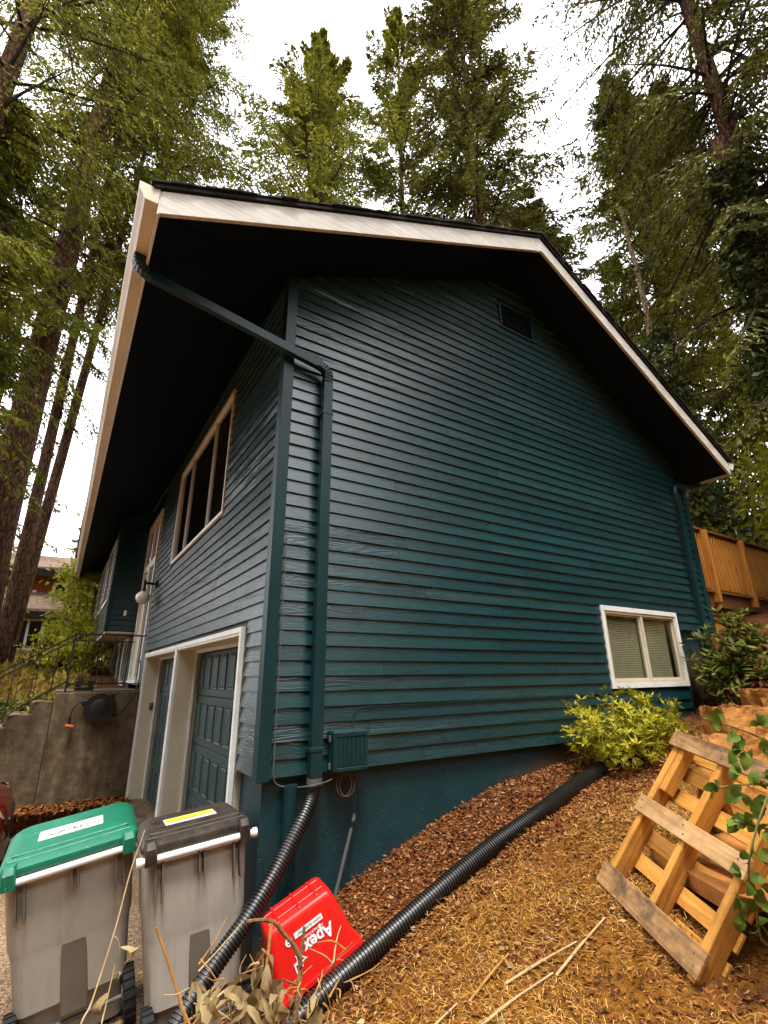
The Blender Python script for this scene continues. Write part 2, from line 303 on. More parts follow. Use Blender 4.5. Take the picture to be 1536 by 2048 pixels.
# ------------------------------------------------------------------ mesh helpers
class MB:
    def __init__(s): s.v = []; s.f = []
    def add(s, vs, fs):
        o = len(s.v); s.v += [tuple(p) for p in vs]; s.f += [tuple(i+o for i in f) for f in fs]; return s
    def box(s, x0, x1, y0, y1, z0, z1):
        return s.add([(x0,y0,z0),(x1,y0,z0),(x1,y1,z0),(x0,y1,z0),(x0,y0,z1),(x1,y0,z1),(x1,y1,z1),(x0,y1,z1)],
                     [(0,3,2,1),(4,5,6,7),(0,1,5,4),(1,2,6,5),(2,3,7,6),(3,0,4,7)])
    def prism(s, poly, d0, d1, axis='y'):
        n = len(poly)
        def P(a, b, d): return (a, d, b) if axis == 'y' else ((d, a, b) if axis == 'x' else (a, b, d))
        vs = [P(a, b, d0) for a, b in poly] + [P(a, b, d1) for a, b in poly]
        fs = [tuple(range(n)), tuple(range(2*n-1, n-1, -1))] + [(i, i+n, (i+1) % n+n, (i+1) % n) for i in range(n)]
        return s.add(vs, fs)
    def beam(s, a, b, w, h, upv=(0, 0, 1)):
        a, b = Vector(a), Vector(b); d = (b-a).normalized(); u = Vector(upv)
        if abs(d.dot(u)) > 0.98: u = Vector((1, 0, 0))
        sx = d.cross(u).normalized(); sz = sx.cross(d)
        vs = [p + sx*i*w/2 + sz*j*h/2 for p in (a, b) for i, j in ((-1,-1),(1,-1),(1,1),(-1,1))]
        return s.add(vs, [(0,1,2,3),(7,6,5,4),(0,4,5,1),(1,5,6,2),(2,6,7,3),(3,7,4,0)])
    def tube(s, pts, rad, n=10, caps=True):
        pts = [Vector(p) for p in pts]; m = len(pts); rads = rad if isinstance(rad, (list, tuple, np.ndarray)) else [rad]*m
        t = [(pts[min(i+1, m-1)]-pts[max(i-1, 0)]).normalized() for i in range(m)]
        u = t[0].cross(Vector((0, 0, 1)));  u = u if u.length > 0.05 else Vector((1, 0, 0)); u.normalize()
        vs = []
        for i in range(m):
            u = (u - t[i]*u.dot(t[i])).normalized(); w = t[i].cross(u)
            for k in range(n):
                a = 2*math.pi*k/n; vs.append(pts[i] + (u*math.cos(a) + w*math.sin(a))*rads[i])
        fs = [(i*n+k, i*n+(k+1) % n, (i+1)*n+(k+1) % n, (i+1)*n+k) for i in range(m-1) for k in range(n)]
        if caps: fs += [tuple(range(n-1, -1, -1)), tuple((m-1)*n+k for k in range(n))]
        return s.add(vs, fs)
    def loft(s, rings, caps=True):
        n = len(rings[0]); vs = [p for r in rings for p in r]
        fs = [(i*n+k, i*n+(k+1) % n, (i+1)*n+(k+1) % n, (i+1)*n+k) for i in range(len(rings)-1) for k in range(n)]
        if caps: fs += [tuple(range(n-1, -1, -1)), tuple((len(rings)-1)*n+k for k in range(n))]
        return s.add(vs, fs)
    def cyl(s, a, b, r, n=16): return s.tube([a, b], r, n)
    def sphere(s, c, r, nu=16, nv=10, sz=1.0):
        vs = []; c = Vector(c)
        for j in range(nv+1):
            th = math.pi*j/nv
            for i in range(nu):
                a = 2*math.pi*i/nu; vs.append(c + Vector((r*math.sin(th)*math.cos(a), r*math.sin(th)*math.sin(a), r*sz*math.cos(th))))
        fs = [(j*nu+i, j*nu+(i+1) % nu, (j+1)*nu+(i+1) % nu, (j+1)*nu+i) for j in range(nv) for i in range(nu)]
        return s.add(vs, fs)
    def build(s, name, mat, parent=None, smooth=False, bevel=0.0, kind=None):
        me = bpy.data.meshes.new(name); me.from_pydata([tuple(p) for p in s.v], [], s.f); me.validate(); me.update()
        return link_mesh(name, me, mat, parent, smooth, bevel, kind)
def link_mesh(name, me, mat, parent=None, smooth=False, bevel=0.0, kind=None):
    bm = bmesh.new(); bm.from_mesh(me)
    if bevel or smooth:
        bmesh.ops.remove_doubles(bm, verts=bm.verts, dist=1e-5)
    bmesh.ops.recalc_face_normals(bm, faces=bm.faces)
    if bevel:
        ed = [e for e in bm.edges if len(e.link_faces) == 2 and e.calc_face_angle(0) > 0.5]
        bmesh.ops.bevel(bm, geom=ed, offset=bevel, segments=1, affect='EDGES', clamp_overlap=True)
    bm.to_mesh(me); bm.free()
    if smooth:
        me.shade_smooth()
        try: me.set_sharp_from_angle(angle=math.radians(40))
        except Exception: pass
    o = bpy.data.objects.new(name, me); COL.objects.link(o)
    if mat: me.materials.append(M[mat] if isinstance(mat, str) else mat)
    if parent: o.parent = parent
    if kind: o['kind'] = kind
    return o
def quads_obj(name, V, mat, parent=None, kind=None, nper=4):
    """V: (N,nper,3) array of separate faces -> one mesh"""
    V = np.asarray(V, dtype=np.float32); n = V.shape[0]
    me = bpy.data.meshes.new(name); me.vertices.add(n*nper); me.vertices.foreach_set('co', V.reshape(-1))
    me.loops.add(n*nper); me.loops.foreach_set('vertex_index', np.arange(n*nper, dtype=np.int32))
    me.polygons.add(n); me.polygons.foreach_set('loop_start', np.arange(0, n*nper, nper, dtype=np.int32))
    me.update(calc_edges=True)
    o = bpy.data.objects.new(name, me); COL.objects.link(o); me.materials.append(M[mat])
    if parent: o.parent = parent
    if kind: o['kind'] = kind
    return o
def tag(o, label, cat, group=None):
    o['label'] = label; o['category'] = cat
    if group: o['group'] = group
    return o
def thing(name, label, cat, loc=(0, 0, 0), rot=(0, 0, 0), group=None):
    o = bpy.data.objects.new(name, None); COL.objects.link(o); o.location = loc; o.rotation_euler = rot; o.empty_display_size = 0.1
    return tag(o, label, cat, group)
def struct(o): o['kind'] = 'structure'; return o
def bez(ps, n=40):
    """Catmull-Rom through points"""
    ps = [Vector(p) for p in ps]; P = [ps[0]*2-ps[1]] + ps + [ps[-1]*2-ps[-2]]; out = []; k = len(ps)-1
    for i in range(k):
        a, b, c, d = P[i:i+4]; m = max(2, n//k)
        for j in range(m):
            t = j/m; out.append(0.5*((2*b)+(c-a)*t+(2*a-5*b+4*c-d)*t*t+(3*b-3*c+d-a)*t**3))
    out.append(ps[-1]); return out
def rrect(x0, x1, y0, y1, z, r, n=4):
    pts = []
    for cx, cy, a0 in ((x1-r, y0+r, -90), (x1-r, y1-r, 0), (x0+r, y1-r, 90), (x0+r, y0+r, 180)):
        for k in range(n+1):
            a = math.radians(a0+90*k/n); pts.append((cx+r*math.cos(a), cy+r*math.sin(a), z))
    return pts
def unit(v): return v/np.maximum(np.linalg.norm(v, axis=-1, keepdims=True), 1e-9)
def rhombi(P, D, L, Wd, side=None):
    D = unit(D); 
    if side is None: side = RNG.normal(size=P.shape)
    w = unit(np.cross(D, side))*(Wd[..., None]/2); L = L[..., None]
    return np.stack([P, P+D*L*0.45+w, P+D*L, P+D*L*0.45-w], axis=-2).reshape(-1, 4, 3)

# ------------------------------------------------------------------ terrain
GX = [-.9, -.5, .0, .67, .96, 1.64, 2.1, 2.9, 3.45, 5.8, 6.3, 7.0, 8.0, 10, 14]
GZ = [-.16, -.10, .19, .43, .524, .755, .867, .96, 1.0, 1.33, 1.62, 2.1, 2.45, 2.9, 3.6]
def drive(x): return 0.12*min(x, 0)-.08 if x > -1.6 else -0.272+0.05*(x+1.6)
def sm(a, b, t): t = min(1, max(0, (t-a)/(b-a))); return t*t*(3-2*t)
def ground_z(x, y):
    if x >= -0.02 and y >= 0:
        if x > 6.7: return float(np.interp(x, GX, GZ)) + 0.02*y
        if x > 0.05: return float(np.interp(x, GX, GZ)) - 0.02 if y < 0.2 else -0.12
    lawn = float(np.interp(x, GX, GZ)) if x > -0.9 else -0.16 + (x+0.9)*0.04
    lawn += 0.025*math.sin(x*2.1+y*1.3) * min(1, max(0, -y)) + 0.012*math.sin(x*7+y*5)*min(1, max(0, -y*2))
    if y < 0:
        k = sm(-0.75, -0.35, y)*(1-sm(-0.05, 0.25, x)); return lawn*(1-k) + (drive(x)-0.02)*k
    if y < 5.95: return drive(x) - 0.02
    if y < 6.32: return 0.06 + 0.02*x if x > -2.6 else drive(x)
    top = 1.55 if x > -1.24 else max(0.15, 1.36+(x+1.24)*0.62)
    hill = 1.55 + 0.085*max(0, y-7.5) if y < 26 else 3.12+0.03*(y-26)
    k = sm(7.0, 11.0, y); return top*(1-k) + hill*k
def axis(segs):
    out = []
    for a, b, st in segs: out += list(np.arange(a, b-1e-6, st))
    return sorted(set(round(v, 3) for v in out + [segs[-1][1]]))
gx = axis([(-900, -60, 120), (-60, -12, 6), (-12, -3, 0.6), (-3, 4, 0.12), (4, 9, 0.3), (9, 20, 1.0), (20, 60, 8), (60, 900, 120)])
gy = axis([(-900, -60, 120), (-60, -10, 6), (-10, -4.2, 0.6), (-4.2, 0, 0.12)]) + [0.004, 0.3, 0.9, 1.8, 3, 4.5, 5.6, 5.94, 5.97, 6.30, 6.34] + axis([(6.5, 12, 0.4), (12, 30, 1.5), (30, 80, 8), (80, 900, 120)])
gx = sorted(set(gx + [-0.03, 0.051, 6.68, 6.72]))
V = [(x, y, ground_z(x, y)) for y in gy for x in gx]; nx = len(gx)
F = [(j*nx+i, j*nx+i+1, (j+1)*nx+i+1, (j+1)*nx+i) for j in range(len(gy)-1) for i in range(nx-1)]
mb = MB(); mb.v = V; mb.f = F; struct(mb.build('ground', 'ground', None, True))

# driveway slab of exposed aggregate (each panel a piece, with joints)
dr = bpy.data.objects.new('driveway', None); COL.objects.link(dr); struct(dr)
for x0, x1 in ((-0.98, 0.0), (-2.7, -1.0), (-4.6, -2.72), (-7.0, -4.62)):
    for y0, y1 in ((-0.34, 2.95), (2.97, 5.62)):
        m = MB(); z0, z1 = drive(x0), drive(x1)
        m.add([(x0, y0, z0), (x1, y0, z1), (x1, y1, z1), (x0, y1, z0), (x0, y0, z0-.1), (x1, y0, z1-.1), (x1, y1, z1-.1), (x0, y1, z0-.1)],
              [(0, 1, 2, 3), (4, 7, 6, 5), (0, 4, 5, 1), (1, 5, 6, 2), (2, 6, 7, 3), (3, 7, 4, 0)])
        m.build('slab', 'agg', dr, False, 0.006)
for y0_, y1_ in ((.50, 3.15), (3.20, 5.85)): MB().box(-0.06, 0.30, y0_, y1_, -0.16, 0.012).build('garage_sill', 'conc', dr, False, 0.006)

# ------------------------------------------------------------------ the house
HOUSE = thing('house', 'dark teal house with lap siding, white rake boards and twin garage doors', 'house')
E_, ZB = 0.110, 1.1532
SL, SR, RX = 0.4901, 0.5562, 3.056
EXL, EZL, EXR, EZR, YR = -1.196, 4.844, 7.033, 4.716, -0.60       # eave ends of the rake soffit, rake plane
RZ = EZL + SL*(RX-EXL)
def rakeL(z): return (z-EZL)/SL + EXL
def rakeR(z): return EXR-(z-EZR)/SR
WX = 6.7715
# --- gable wall with its boards
m = MB(); m.prism([(0.0, ZB), (5.72, ZB), (5.72, 2.37), (WX, 2.37), (WX, 4.885), (RX, 6.95), (0.0, 5.45)], 0.012, 0.16, 'y')
gable = m.build('gable_wall', 'trimpaint', HOUSE)
TIP, THK = 0.005, 0.026
def lap_board(parent, kind, a0, a1, z, a0t=None, a1t=None, h=E_+0.02):
    a0t = a0 if a0t is None else a0t; a1t = a1 if a1t is None else a1t
    j = rnd.uniform(-.0012, .0012); zz = z + rnd.uniform(-.0012, .0012)
    prof = [(-THK+j, zz), (0.010, zz), (0.010, zz+h), (-TIP+j, zz+h)]
    m = MB()
    if kind == 'y':  vs = [(a0 if p[1] == zz else a0t, p[0], p[1]) for p in prof] + [(a1 if p[1] == zz else a1t, p[0], p[1]) for p in prof]
    else:            vs = [(p[0], a0, p[1]) for p in prof] + [(p[0], a1, p[1]) for p in prof]
    m.add(vs, [(0, 1, 2, 3), (7, 6, 5, 4), (0, 4, 5, 1), (1, 5, 6, 2), (2, 6, 7, 3), (3, 7, 4, 0)])
    return m.build('siding_board', 'paint', parent)
openings = [(4.064, 5.757, 1.640, 2.584), (2.84, 3.46, 6.09, 6.49)]
def cut(iv, z, ops):
    out = [iv]
    for a, b, z0, z1 in ops:
        if z+E_*0.55 > z0 and z+E_*0.3 < z1:
            nxt = []
            for p, q in out:
                if q <= a or p >= b: nxt.append((p, q))
                else:
                    if a-p > 0.05: nxt.append((p, a-0.003))
                    if q-b > 0.05: nxt.append((b+0.003, q))
            out = nxt
    return out
k = 0
while True:
    z = ZB + E_*k; zt = z + E_ + 0.02
    l0, l1 = max(0.064, rakeL(z)-0.02), max(0.064, rakeL(zt)-0.02); q0, q1 = min(WX-0.088, rakeR(z)+0.02), min(WX-0.088, rakeR(zt)+0.02)
    if q1-l1 < 0.15: break
    if z < 2.34: q0 = q1 = 5.74
    for a, b in cut((l0, q0), z, openings):
        js = []; x = a + rnd.uniform(0.7, 2.6)
        while x < b-0.6: js.append(x); x += rnd.uniform(1.3, 3.4)
        ed = [a] + js + [b]
        for i in range(len(ed)-1):
            p, q_ = ed[i], ed[i+1]
            lap_board(gable, 'y', p+(0.0012 if i else 0), q_-(0.0012 if i < len(ed)-2 else 0), z, (l1 if p == l0 else None), (q1 if q_ == q0 else None))
    k += 1
# --- front wall with its boards
m = MB(); m.box(0.012, 0.16, 0.17, 6.45, 2.20, 5.46); m.box(0.012, 0.16, 0.17, 0.487, ZB, 2.20); m.box(0.012, 0.16, 5.858, 6.45, 1.0, 2.20)
front = m.build('front_wall', 'trimpaint', HOUSE)
fops = [(0.489, 3.158, 0, 2.2), (3.158, 5.856, 0, 2.2), (1.658, 4.741, 3.52, 5.107)]
for k in range(0, 39):
    z = ZB + E_*k
    for a, b in cut((0.068, 6.42), z, fops):
        js = []; x = a + rnd.uniform(1.0, 3.0)
        while x < b-0.6: js.append(x); x += rnd.uniform(1.8, 3.6)
        ed = [a] + js + [b]
        for i in range(len(ed)-1): lap_board(front, 'x', ed[i]+0.0012, ed[i+1]-0.0012, z)
# --- corner boards
m = MB(); m.box(-0.034, 0.062, -0.034, -0.001, ZB-0.02, 5.42); m.box(-0.034, -0.001, -0.001, 0.066, ZB-0.02, 5.42); m.build('corner_board', 'trimpaint', HOUSE, False, 0.003)
m = MB(); m.box(WX-0.086, WX+0.03, -0.032, -0.001, 2.35, 4.87); m.box(WX+0.001, WX+0.03, -0.001, 0.086, 2.35, 4.86); m.build('corner_board', 'trimpaint', HOUSE, False, 0.003)
m = MB(); m.box(5.742, 5.775, -0.028, 0.0, 1.15, 2.36); m.build('corner_board', 'trimpaint', HOUSE)
# --- foundation
m = MB(); m.prism([(0.03, -0.4), (6.74, -0.4), (6.74, 2.38), (5.70, 2.38), (5.70, ZB+.02), (0.03, ZB+.02)], 0.03, 0.25, 'y'); m.build('foundation', 'found', HOUSE)
m = MB(); m.box(0.03, 0.25, 0.251, 0.485, -0.4, ZB+0.02); m.build('foundation', 'found', HOUSE)
# --- hidden faces of the block so the house is closed
m = MB(); m.box(WX-0.02, WX+0.0, 0.17, 15.0, 0.5, 5.0); m.box(0.2, WX, 14.9, 15.0, 0.5, 5.0); m.build('rear_wall', 'trimpaint', HOUSE)
# --- roof
roof_poly = [(EXL, EZL+.037), (RX, RZ+.037), (EXR, EZR+.037), (EXR, EZR+.209), (RX, RZ+.211), (EXL, EZL+.212)]
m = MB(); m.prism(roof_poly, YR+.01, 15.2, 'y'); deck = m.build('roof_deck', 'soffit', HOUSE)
RT = RZ+.22
m = MB(); m.prism([(EXL-.06, RT-SL*(RX-EXL+.06)), (RX, RT), (RX, RT+.03), (EXL-.06, RT+.03-SL*(RX-EXL+.06))], YR-.045, 15.25, 'y'); m.prism([(RX, RT), (EXR+.06, RT-SR*(EXR+.06-RX)), (EXR+.06, RT+.03-SR*(EXR+.06-RX)), (RX, RT+.03)], YR-.045, 15.25, 'y')
roof = m.build('roof', 'shingle', HOUSE)
for side in (0, 1):
    n = 38 if side == 0 else 36
    e0 = Vector((EXL-.08, 0, RT+.04-SL*(RX-EXL+.08))) if side == 0 else Vector((EXR+.08, 0, RT+.04-SR*(EXR+.08-RX))); e1 = Vector((RX, 0, RT+.04))
    for i in range(n):
        A, B = e0.lerp(e1, i/n), e0.lerp(e1, min(1, (i+1.25)/n))
        y0 = YR-.06+rnd.uniform(-.014, .008); th = rnd.uniform(.010, .016); o2 = rnd.uniform(.004, .012); y1 = YR+.85
        m = MB(); m.add([(A.x, y0, A.z), (A.x, y1, A.z), (A.x, y1, A.z+th+o2), (A.x, y0, A.z+th+o2), (B.x, y0, B.z), (B.x, y1, B.z), (B.x, y1, B.z+.006), (B.x, y0, B.z+.006)],
                        [(0, 1, 2, 3), (7, 6, 5, 4), (0, 4, 5, 1), (1, 5, 6, 2), (2, 6, 7, 3), (3, 7, 4, 0)]); m.build('shingle', 'shingle', roof)
m = MB(); m.prism([(RX-.16, RT-.03), (RX, RT+.055), (RX+.16, RT-.04), (RX+.16, RT-.028), (RX, RT+.070), (RX-.16, RT-.018)], YR-.065, 15.25, 'y'); m.build('ridge_cap', 'shingle', roof)
# rake boards: two lengths on each slope
def rake(x0, x1, zb0, zb1, h, name='rake_board'):
    m = MB(); m.prism([(x0, zb0), (x1, zb1), (x1, zb1+h), (x0, zb0+h)], YR-.025, YR+.0095, 'y'); return m.build(name, 'whitegrain', HOUSE, False, 0.003)
def zL(x): return EZL+SL*(x-EXL)
def zR(x): return EZR+SR*(EXR-x)
rake(-1.205, 2.95, zL(-1.205), zL(2.95), 0.208); rake(2.953, RX, zL(2.953)-.006, zL(RX)-.006, 0.217)
rake(RX+.001, 5.30, zR(RX), zR(5.30), 0.19); rake(5.303, EXR+.01, zR(5.303)-.012, zR(EXR+.01)-.012, 0.195)
# fascia and gutter, front eave
m = MB(); m.box(-1.214, -1.194, YR-.02, 15.2, EZL-.008, EZL+.206); m.build('fascia_board', 'white', HOUSE, False, 0.002)
gp = [(-1.216, .352), (-1.216, .225), (-1.297, .225), (-1.314, .262), (-1.340, .300), (-1.347, .352), (-1.337, .352), (-1.330, .306), (-1.302, .262), (-1.289, .235), (-1.224, .235), (-1.224, .352)]
GZ0 = EZL-.153
m = MB(); m.prism([(a_, b_+GZ0) for a_, b_ in gp], YR-.025, 15.05, 'y'); m.build('gutter', 'gutter', HOUSE)
m = MB(); m.prism([(a_, b_+GZ0) for a_, b_ in ((-1.216, .355), (-1.216, .224), (-1.298, .224), (-1.342, .300), (-1.348, .355))], YR-.029, YR-.0255, 'y'); m.build('gutter_cap', 'gutter', HOUSE)
m = MB(); m.tube(bez([(-1.28, 15.0, 4.92), (-1.27, 15.0, 4.82), (-1.0, 15.0, 4.72), (-0.68, 15.0, 4.62), (-0.65, 15.0, 4.5), (-0.65, 15.0, 2.6)], 30), 0.045, 8); m.build('downspout', 'trimpaint', HOUSE, True)
# rear fascia and gutter
m = MB(); m.box(EXR+.002, EXR+.022, YR-.02, 15.2, EZR-.012, EZR+.19); m.build('fascia_board', 'white', HOUSE)
m = MB(); m.prism([(EXR+.024, EZR+.205), (EXR+.024, EZR+.09), (EXR+.102, EZR+.09), (EXR+.132, EZR+.14), (EXR+.152, EZR+.17), (EXR+.152, EZR+.205)], YR-.035, 15.05, 'y'); m.build('gutter', 'white', HOUSE)
# raked soffits in sheets: along the eave with a seam, mitred into the gable overhang
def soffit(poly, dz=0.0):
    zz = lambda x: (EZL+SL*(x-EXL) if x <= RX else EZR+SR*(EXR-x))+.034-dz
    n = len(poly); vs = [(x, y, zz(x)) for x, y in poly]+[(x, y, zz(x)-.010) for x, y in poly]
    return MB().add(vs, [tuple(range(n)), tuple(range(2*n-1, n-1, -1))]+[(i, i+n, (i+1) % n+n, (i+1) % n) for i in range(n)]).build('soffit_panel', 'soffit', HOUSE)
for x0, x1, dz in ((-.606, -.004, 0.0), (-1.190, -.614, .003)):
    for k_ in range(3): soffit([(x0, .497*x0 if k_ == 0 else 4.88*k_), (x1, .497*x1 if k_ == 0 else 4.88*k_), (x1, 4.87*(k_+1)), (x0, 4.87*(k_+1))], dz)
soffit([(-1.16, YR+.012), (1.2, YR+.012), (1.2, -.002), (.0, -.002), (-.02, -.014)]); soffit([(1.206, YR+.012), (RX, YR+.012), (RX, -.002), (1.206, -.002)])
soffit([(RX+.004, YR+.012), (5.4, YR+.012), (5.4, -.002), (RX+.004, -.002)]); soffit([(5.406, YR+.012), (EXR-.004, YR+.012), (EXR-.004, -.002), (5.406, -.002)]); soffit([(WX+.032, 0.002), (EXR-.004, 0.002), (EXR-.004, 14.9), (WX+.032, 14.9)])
# frieze strip where front wall meets soffit
m = MB(); m.box(-0.030, -0.003, 0.07, 6.4, 5.365, 5.425); m.build('frieze_board', 'trimpaint', HOUSE)

# --- louvred gable vent
vent = bpy.data.objects.new('gable_vent', None); COL.objects.link(vent); vent.parent = HOUSE
m = MB(); m.box(2.835, 2.865, -0.035, 0.008, 6.085, 6.495); m.box(3.435, 3.465, -0.035, 0.008, 6.085, 6.495); m.box(2.866, 3.434, -0.035, 0.008, 6.085, 6.112); m.box(2.866, 3.434, -0.035, 0.008, 6.468, 6.495); m.build('frame', 'trimpaint', vent)
m = MB(); m.box(2.867, 3.433, 0.004, 0.010, 6.113, 6.467); m.build('backing', 'dark', vent)
for i in range(9):
    z = 6.125+i*0.038; m = MB(); m.add([(2.867, -0.030, z), (3.433, -0.030, z), (3.433, 0.0, z+.03), (2.867, 0.0, z+.03), (2.867, -0.030, z-.004), (3.433, -0.030, z-.004), (3.433, 0.0, z+.026), (2.867, 0.0, z+.026)],
        [(0, 1, 2, 3), (4, 7, 6, 5), (0, 4, 5, 1), (1, 5, 6, 2), (2, 6, 7, 3), (3, 7, 4, 0)]); m.build('slat', 'trimpaint', vent)

# --- windows. generic: u axis along wall, frame in a plane; 'y' = gable (normal -Y), 'x' = front (normal -X)
def wbox(m, kind, a0, a1, d0, d1, z0, z1):
    return m.box(a0, a1, d0, d1, z0, z1) if kind == 'y' else m.box(d0, d1, a0, a1, z0, z1)
def window(kind, a0, a1, z0, z1, lites, cas=0.05, trim='white', off=0.0, blinds=False, sash='cream', back='room', deep=0.5):
    w = bpy.data.objects.new('window', None); COL.objects.link(w); w.parent = HOUSE
    d = off
    m = MB(); wbox(m, kind, a0, a1, d-.034, d-.002, z0, z0+cas); wbox(m, kind, a0, a1, d-.034, d-.002, z1-cas, z1)
    wbox(m, kind, a0, a0+cas-.001, d-.034, d-.002, z0+cas, z1-cas); wbox(m, kind, a1-cas+.001, a1, d-.034, d-.002, z0+cas, z1-cas); m.build('casing', trim, w, False, 0.003)
    b0, b1, c0, c1 = a0+cas+.001, a1-cas-.001, z0+cas+.001, z1-cas-.001; f = 0.032 if kind == 'y' else .016
    fd = .07 if kind == 'y' else .006; m = MB(); wbox(m, kind, b0, b1, d-.022, d+fd, c0, c0+f); wbox(m, kind, b0, b1, d-.022, d+fd, c1-f, c1); wbox(m, kind, b0, b0+f, d-.022, d+fd, c0+f, c1-f); wbox(m, kind, b1-f, b1, d-.022, d+fd, c0+f, c1-f); m.build('frame', sash, w)
    edges = [b0+f + (b1-b0-2*f)*t for t in lites]
    for t in edges[1:-1]:
        hm = .022 if kind == 'y' else .009; m = MB(); wbox(m, kind, t-hm, t+hm, d-.018, d+(.05 if kind == 'y' else -.004), c0+f, c1-f); m.build('mullion', sash, w)
    for i in range(len(edges)-1):
        g0 = edges[i]+(.0225 if i else 0); g1 = edges[i+1]-(.0225 if i < len(edges)-2 else 0); s = .022 if kind == 'y' else .010
        sd_ = .03 if kind == 'y' else .008; m = MB(); dd = d+(.012 if kind == 'y' else .003)*(i % 2)
        wbox(m, kind, g0, g1, dd, dd+sd_, c0+f, c0+f+s); wbox(m, kind, g0, g1, dd, dd+sd_, c1-f-s, c1-f); wbox(m, kind, g0, g0+s, dd, dd+sd_, c0+f+s, c1-f-s); wbox(m, kind, g1-s, g1, dd, dd+sd_, c0+f+s, c1-f-s); m.build('sash', sash, w)
        m = MB(); wbox(m, kind, g0+s, g1-s, dd+sd_*.4, dd+sd_*.4+.003, c0+f+s, c1-f-s); m.build('pane', 'glass', w)
        if blinds:
            m = MB(); z = c0+f+.004; e1 = g1 - (0.12 if i == len(edges)-2 else 0.004)
            while z < c1-f-.01:
                if kind == 'y': m.add([(g0+.01, d+.050, z), (e1, d+.050, z), (e1, d+.060, z+.0175), (g0+.01, d+.060, z+.0175)], [(0, 1, 2, 3)])
                z += .021
            m.build('blind', 'blind', w, kind='stuff')
    m = MB(); wbox(m, kind, b0, b1, d+deep, d+deep+.02, c0, c1)
    for (p, q_, r_, s_) in ((b0, b1, c0-.02, c0), (b0, b1, c1, c1+.02)): wbox(m, kind, p, q_, d+.071, d+deep, r_, s_)
    wbox(m, kind, b0-.02, b0, d+.071, d+deep, c0, c1); wbox(m, kind, b1, b1+.02, d+.071, d+deep, c0, c1); m.build('room', back, w)
    return w
# openings through wall sheet and foundation are covered by a recessed room box, so cut the sheets
def boolean_cut(o, boxes):
    for bx in boxes:
        m = MB(); m.box(*bx); c = m.build('cutter', None); md = o.modifiers.new('cut', 'BOOLEAN'); md.object = c; md.solver = 'EXACT'; md.operation = 'DIFFERENCE'
        dg = bpy.context.evaluated_depsgraph_get(); me = bpy.data.meshes.new_from_object(o.evaluated_get(dg)); o.modifiers.clear(); old = o.data; o.data = me
        cm = c.data; bpy.data.objects.remove(c); bpy.data.meshes.remove(cm)
boolean_cut(gable, [(4.09, 5.73, -0.1, 0.3, 1.665, 2.56)])
boolean_cut(front, [(-0.1, 0.3, 1.69, 4.71, 3.545, 5.08)])
window('y', 4.064, 5.757, 1.640, 2.584, [0, .5, 1], 0.055, 'white', 0.0, True)
window('x', 1.658, 4.741, 3.52, 5.107, [0, .27, .73, 1], 0.042, 'white', 0.0, False, 'white', 'room')
m = MB(); m.box(4.98, 5.02, -0.006, -0.0045, 1.76, 1.80)

# --- garage doors in deep cream jambs
GD = 0.235
for y0, y1 in ((0.489, 3.158), (3.1885, 5.856)):
    g = bpy.data.objects.new('garage_door', None); COL.objects.link(g); g.parent = HOUSE
    m = MB(); m.box(-.062, -.024, y0, y0+.045, 0.02, 2.2); m.box(-.062, -.024, y1-.045, y1, 0.02, 2.2); m.box(-.062, -.024, y0+.0455, y1-.0455, 2.155, 2.2); m.build('casing', 'white', g, False, 0.003)
    m = MB(); m.box(-.058, GD, y0+.022, y0+.044, 0.015, 2.153); m.box(-.058, GD, y1-.044, y1-.022, 0.015, 2.153); m.box(-.058, GD, y0+.0445, y1-.0445, 2.131, 2.153); m.build('jamb', 'cream', g)
    m = MB(); m.box(GD-.07, GD-.045, y0+.0445, y0+.075, 0.015, 2.13); m.box(GD-.07, GD-.045, y1-.075, y1-.0445, 0.015, 2.13); m.box(GD-.07, GD-.045, y0+.0755, y1-.0755, 2.095, 2.13); m.build('stop_strip', 'white', g)
    a0, a1 = y0+.045, y1-.045; H = 2.115/4
    for r in range(4):
        m = MB(); m.box(GD+.002, GD+.045, a0, a1, .017+H*r, .017+H*(r+1)-.006); sec = m.build('section', 'garage', g, False, 0.004)
        cw = (a1-a0)/8
        for c in range(8):
            p0, p1, q0, q1 = a0+cw*c+.045, a0+cw*(c+1)-.045, .017+H*r+.075, .017+H*(r+1)-.08
            m = MB()
            for (i0, x_) in ((0.0, -.004), (0.0, -.004)): pass
            ringo = [(GD+.0015, p0, q0), (GD+.0015, p1, q0), (GD+.0015, p1, q1), (GD+.0015, p0, q1)]
            rr = [(GD-.010, p0+.006, q0+.006), (GD-.010, p1-.006, q0+.006), (GD-.010, p1-.006, q1-.006), (GD-.010, p0+.006, q1-.006)]
            r3 = [(GD-.002, p0+.022, q0+.022), (GD-.002, p1-.022, q0+.022), (GD-.002, p1-.022, q1-.022), (GD-.002, p0+.022, q1-.022)]
            r4 = [(GD-.009, p0+.034, q0+.034), (GD-.009, p1-.034, q0+.034), (GD-.009, p1-.034, q1-.034), (GD-.009, p0+.034, q1-.034)]
            m.loft([ringo, rr, r3, r4]); m.build('panel', 'garage', sec)
m = MB(); m.box(0.03, 0.3, 3.1585, 3.188, -.1, 2.2); m.box(-.02, .02, 3.1587, 3.1878, .02, 2.2); m.build('mullion_post', 'trimpaint', HOUSE)
m = MB(); m.box(0.25, 0.27, 0.3, 6.2, 2.12, 2.6); m.box(0.36, 0.4, 0.3, 6.2, -.1, 2.3); m.build('garage_interior', 'dark', HOUSE)
m = MB(); m.box(0.10, 0.16, 5.792, 5.8135, 1.30, 1.42); m.build('keypad', 'grey', HOUSE, False, 0.008)
m = MB(); m.box(0.117, 0.143, 5.786, 5.7915, 1.33, 1.36); m.build('keypad_button', 'black', HOUSE)

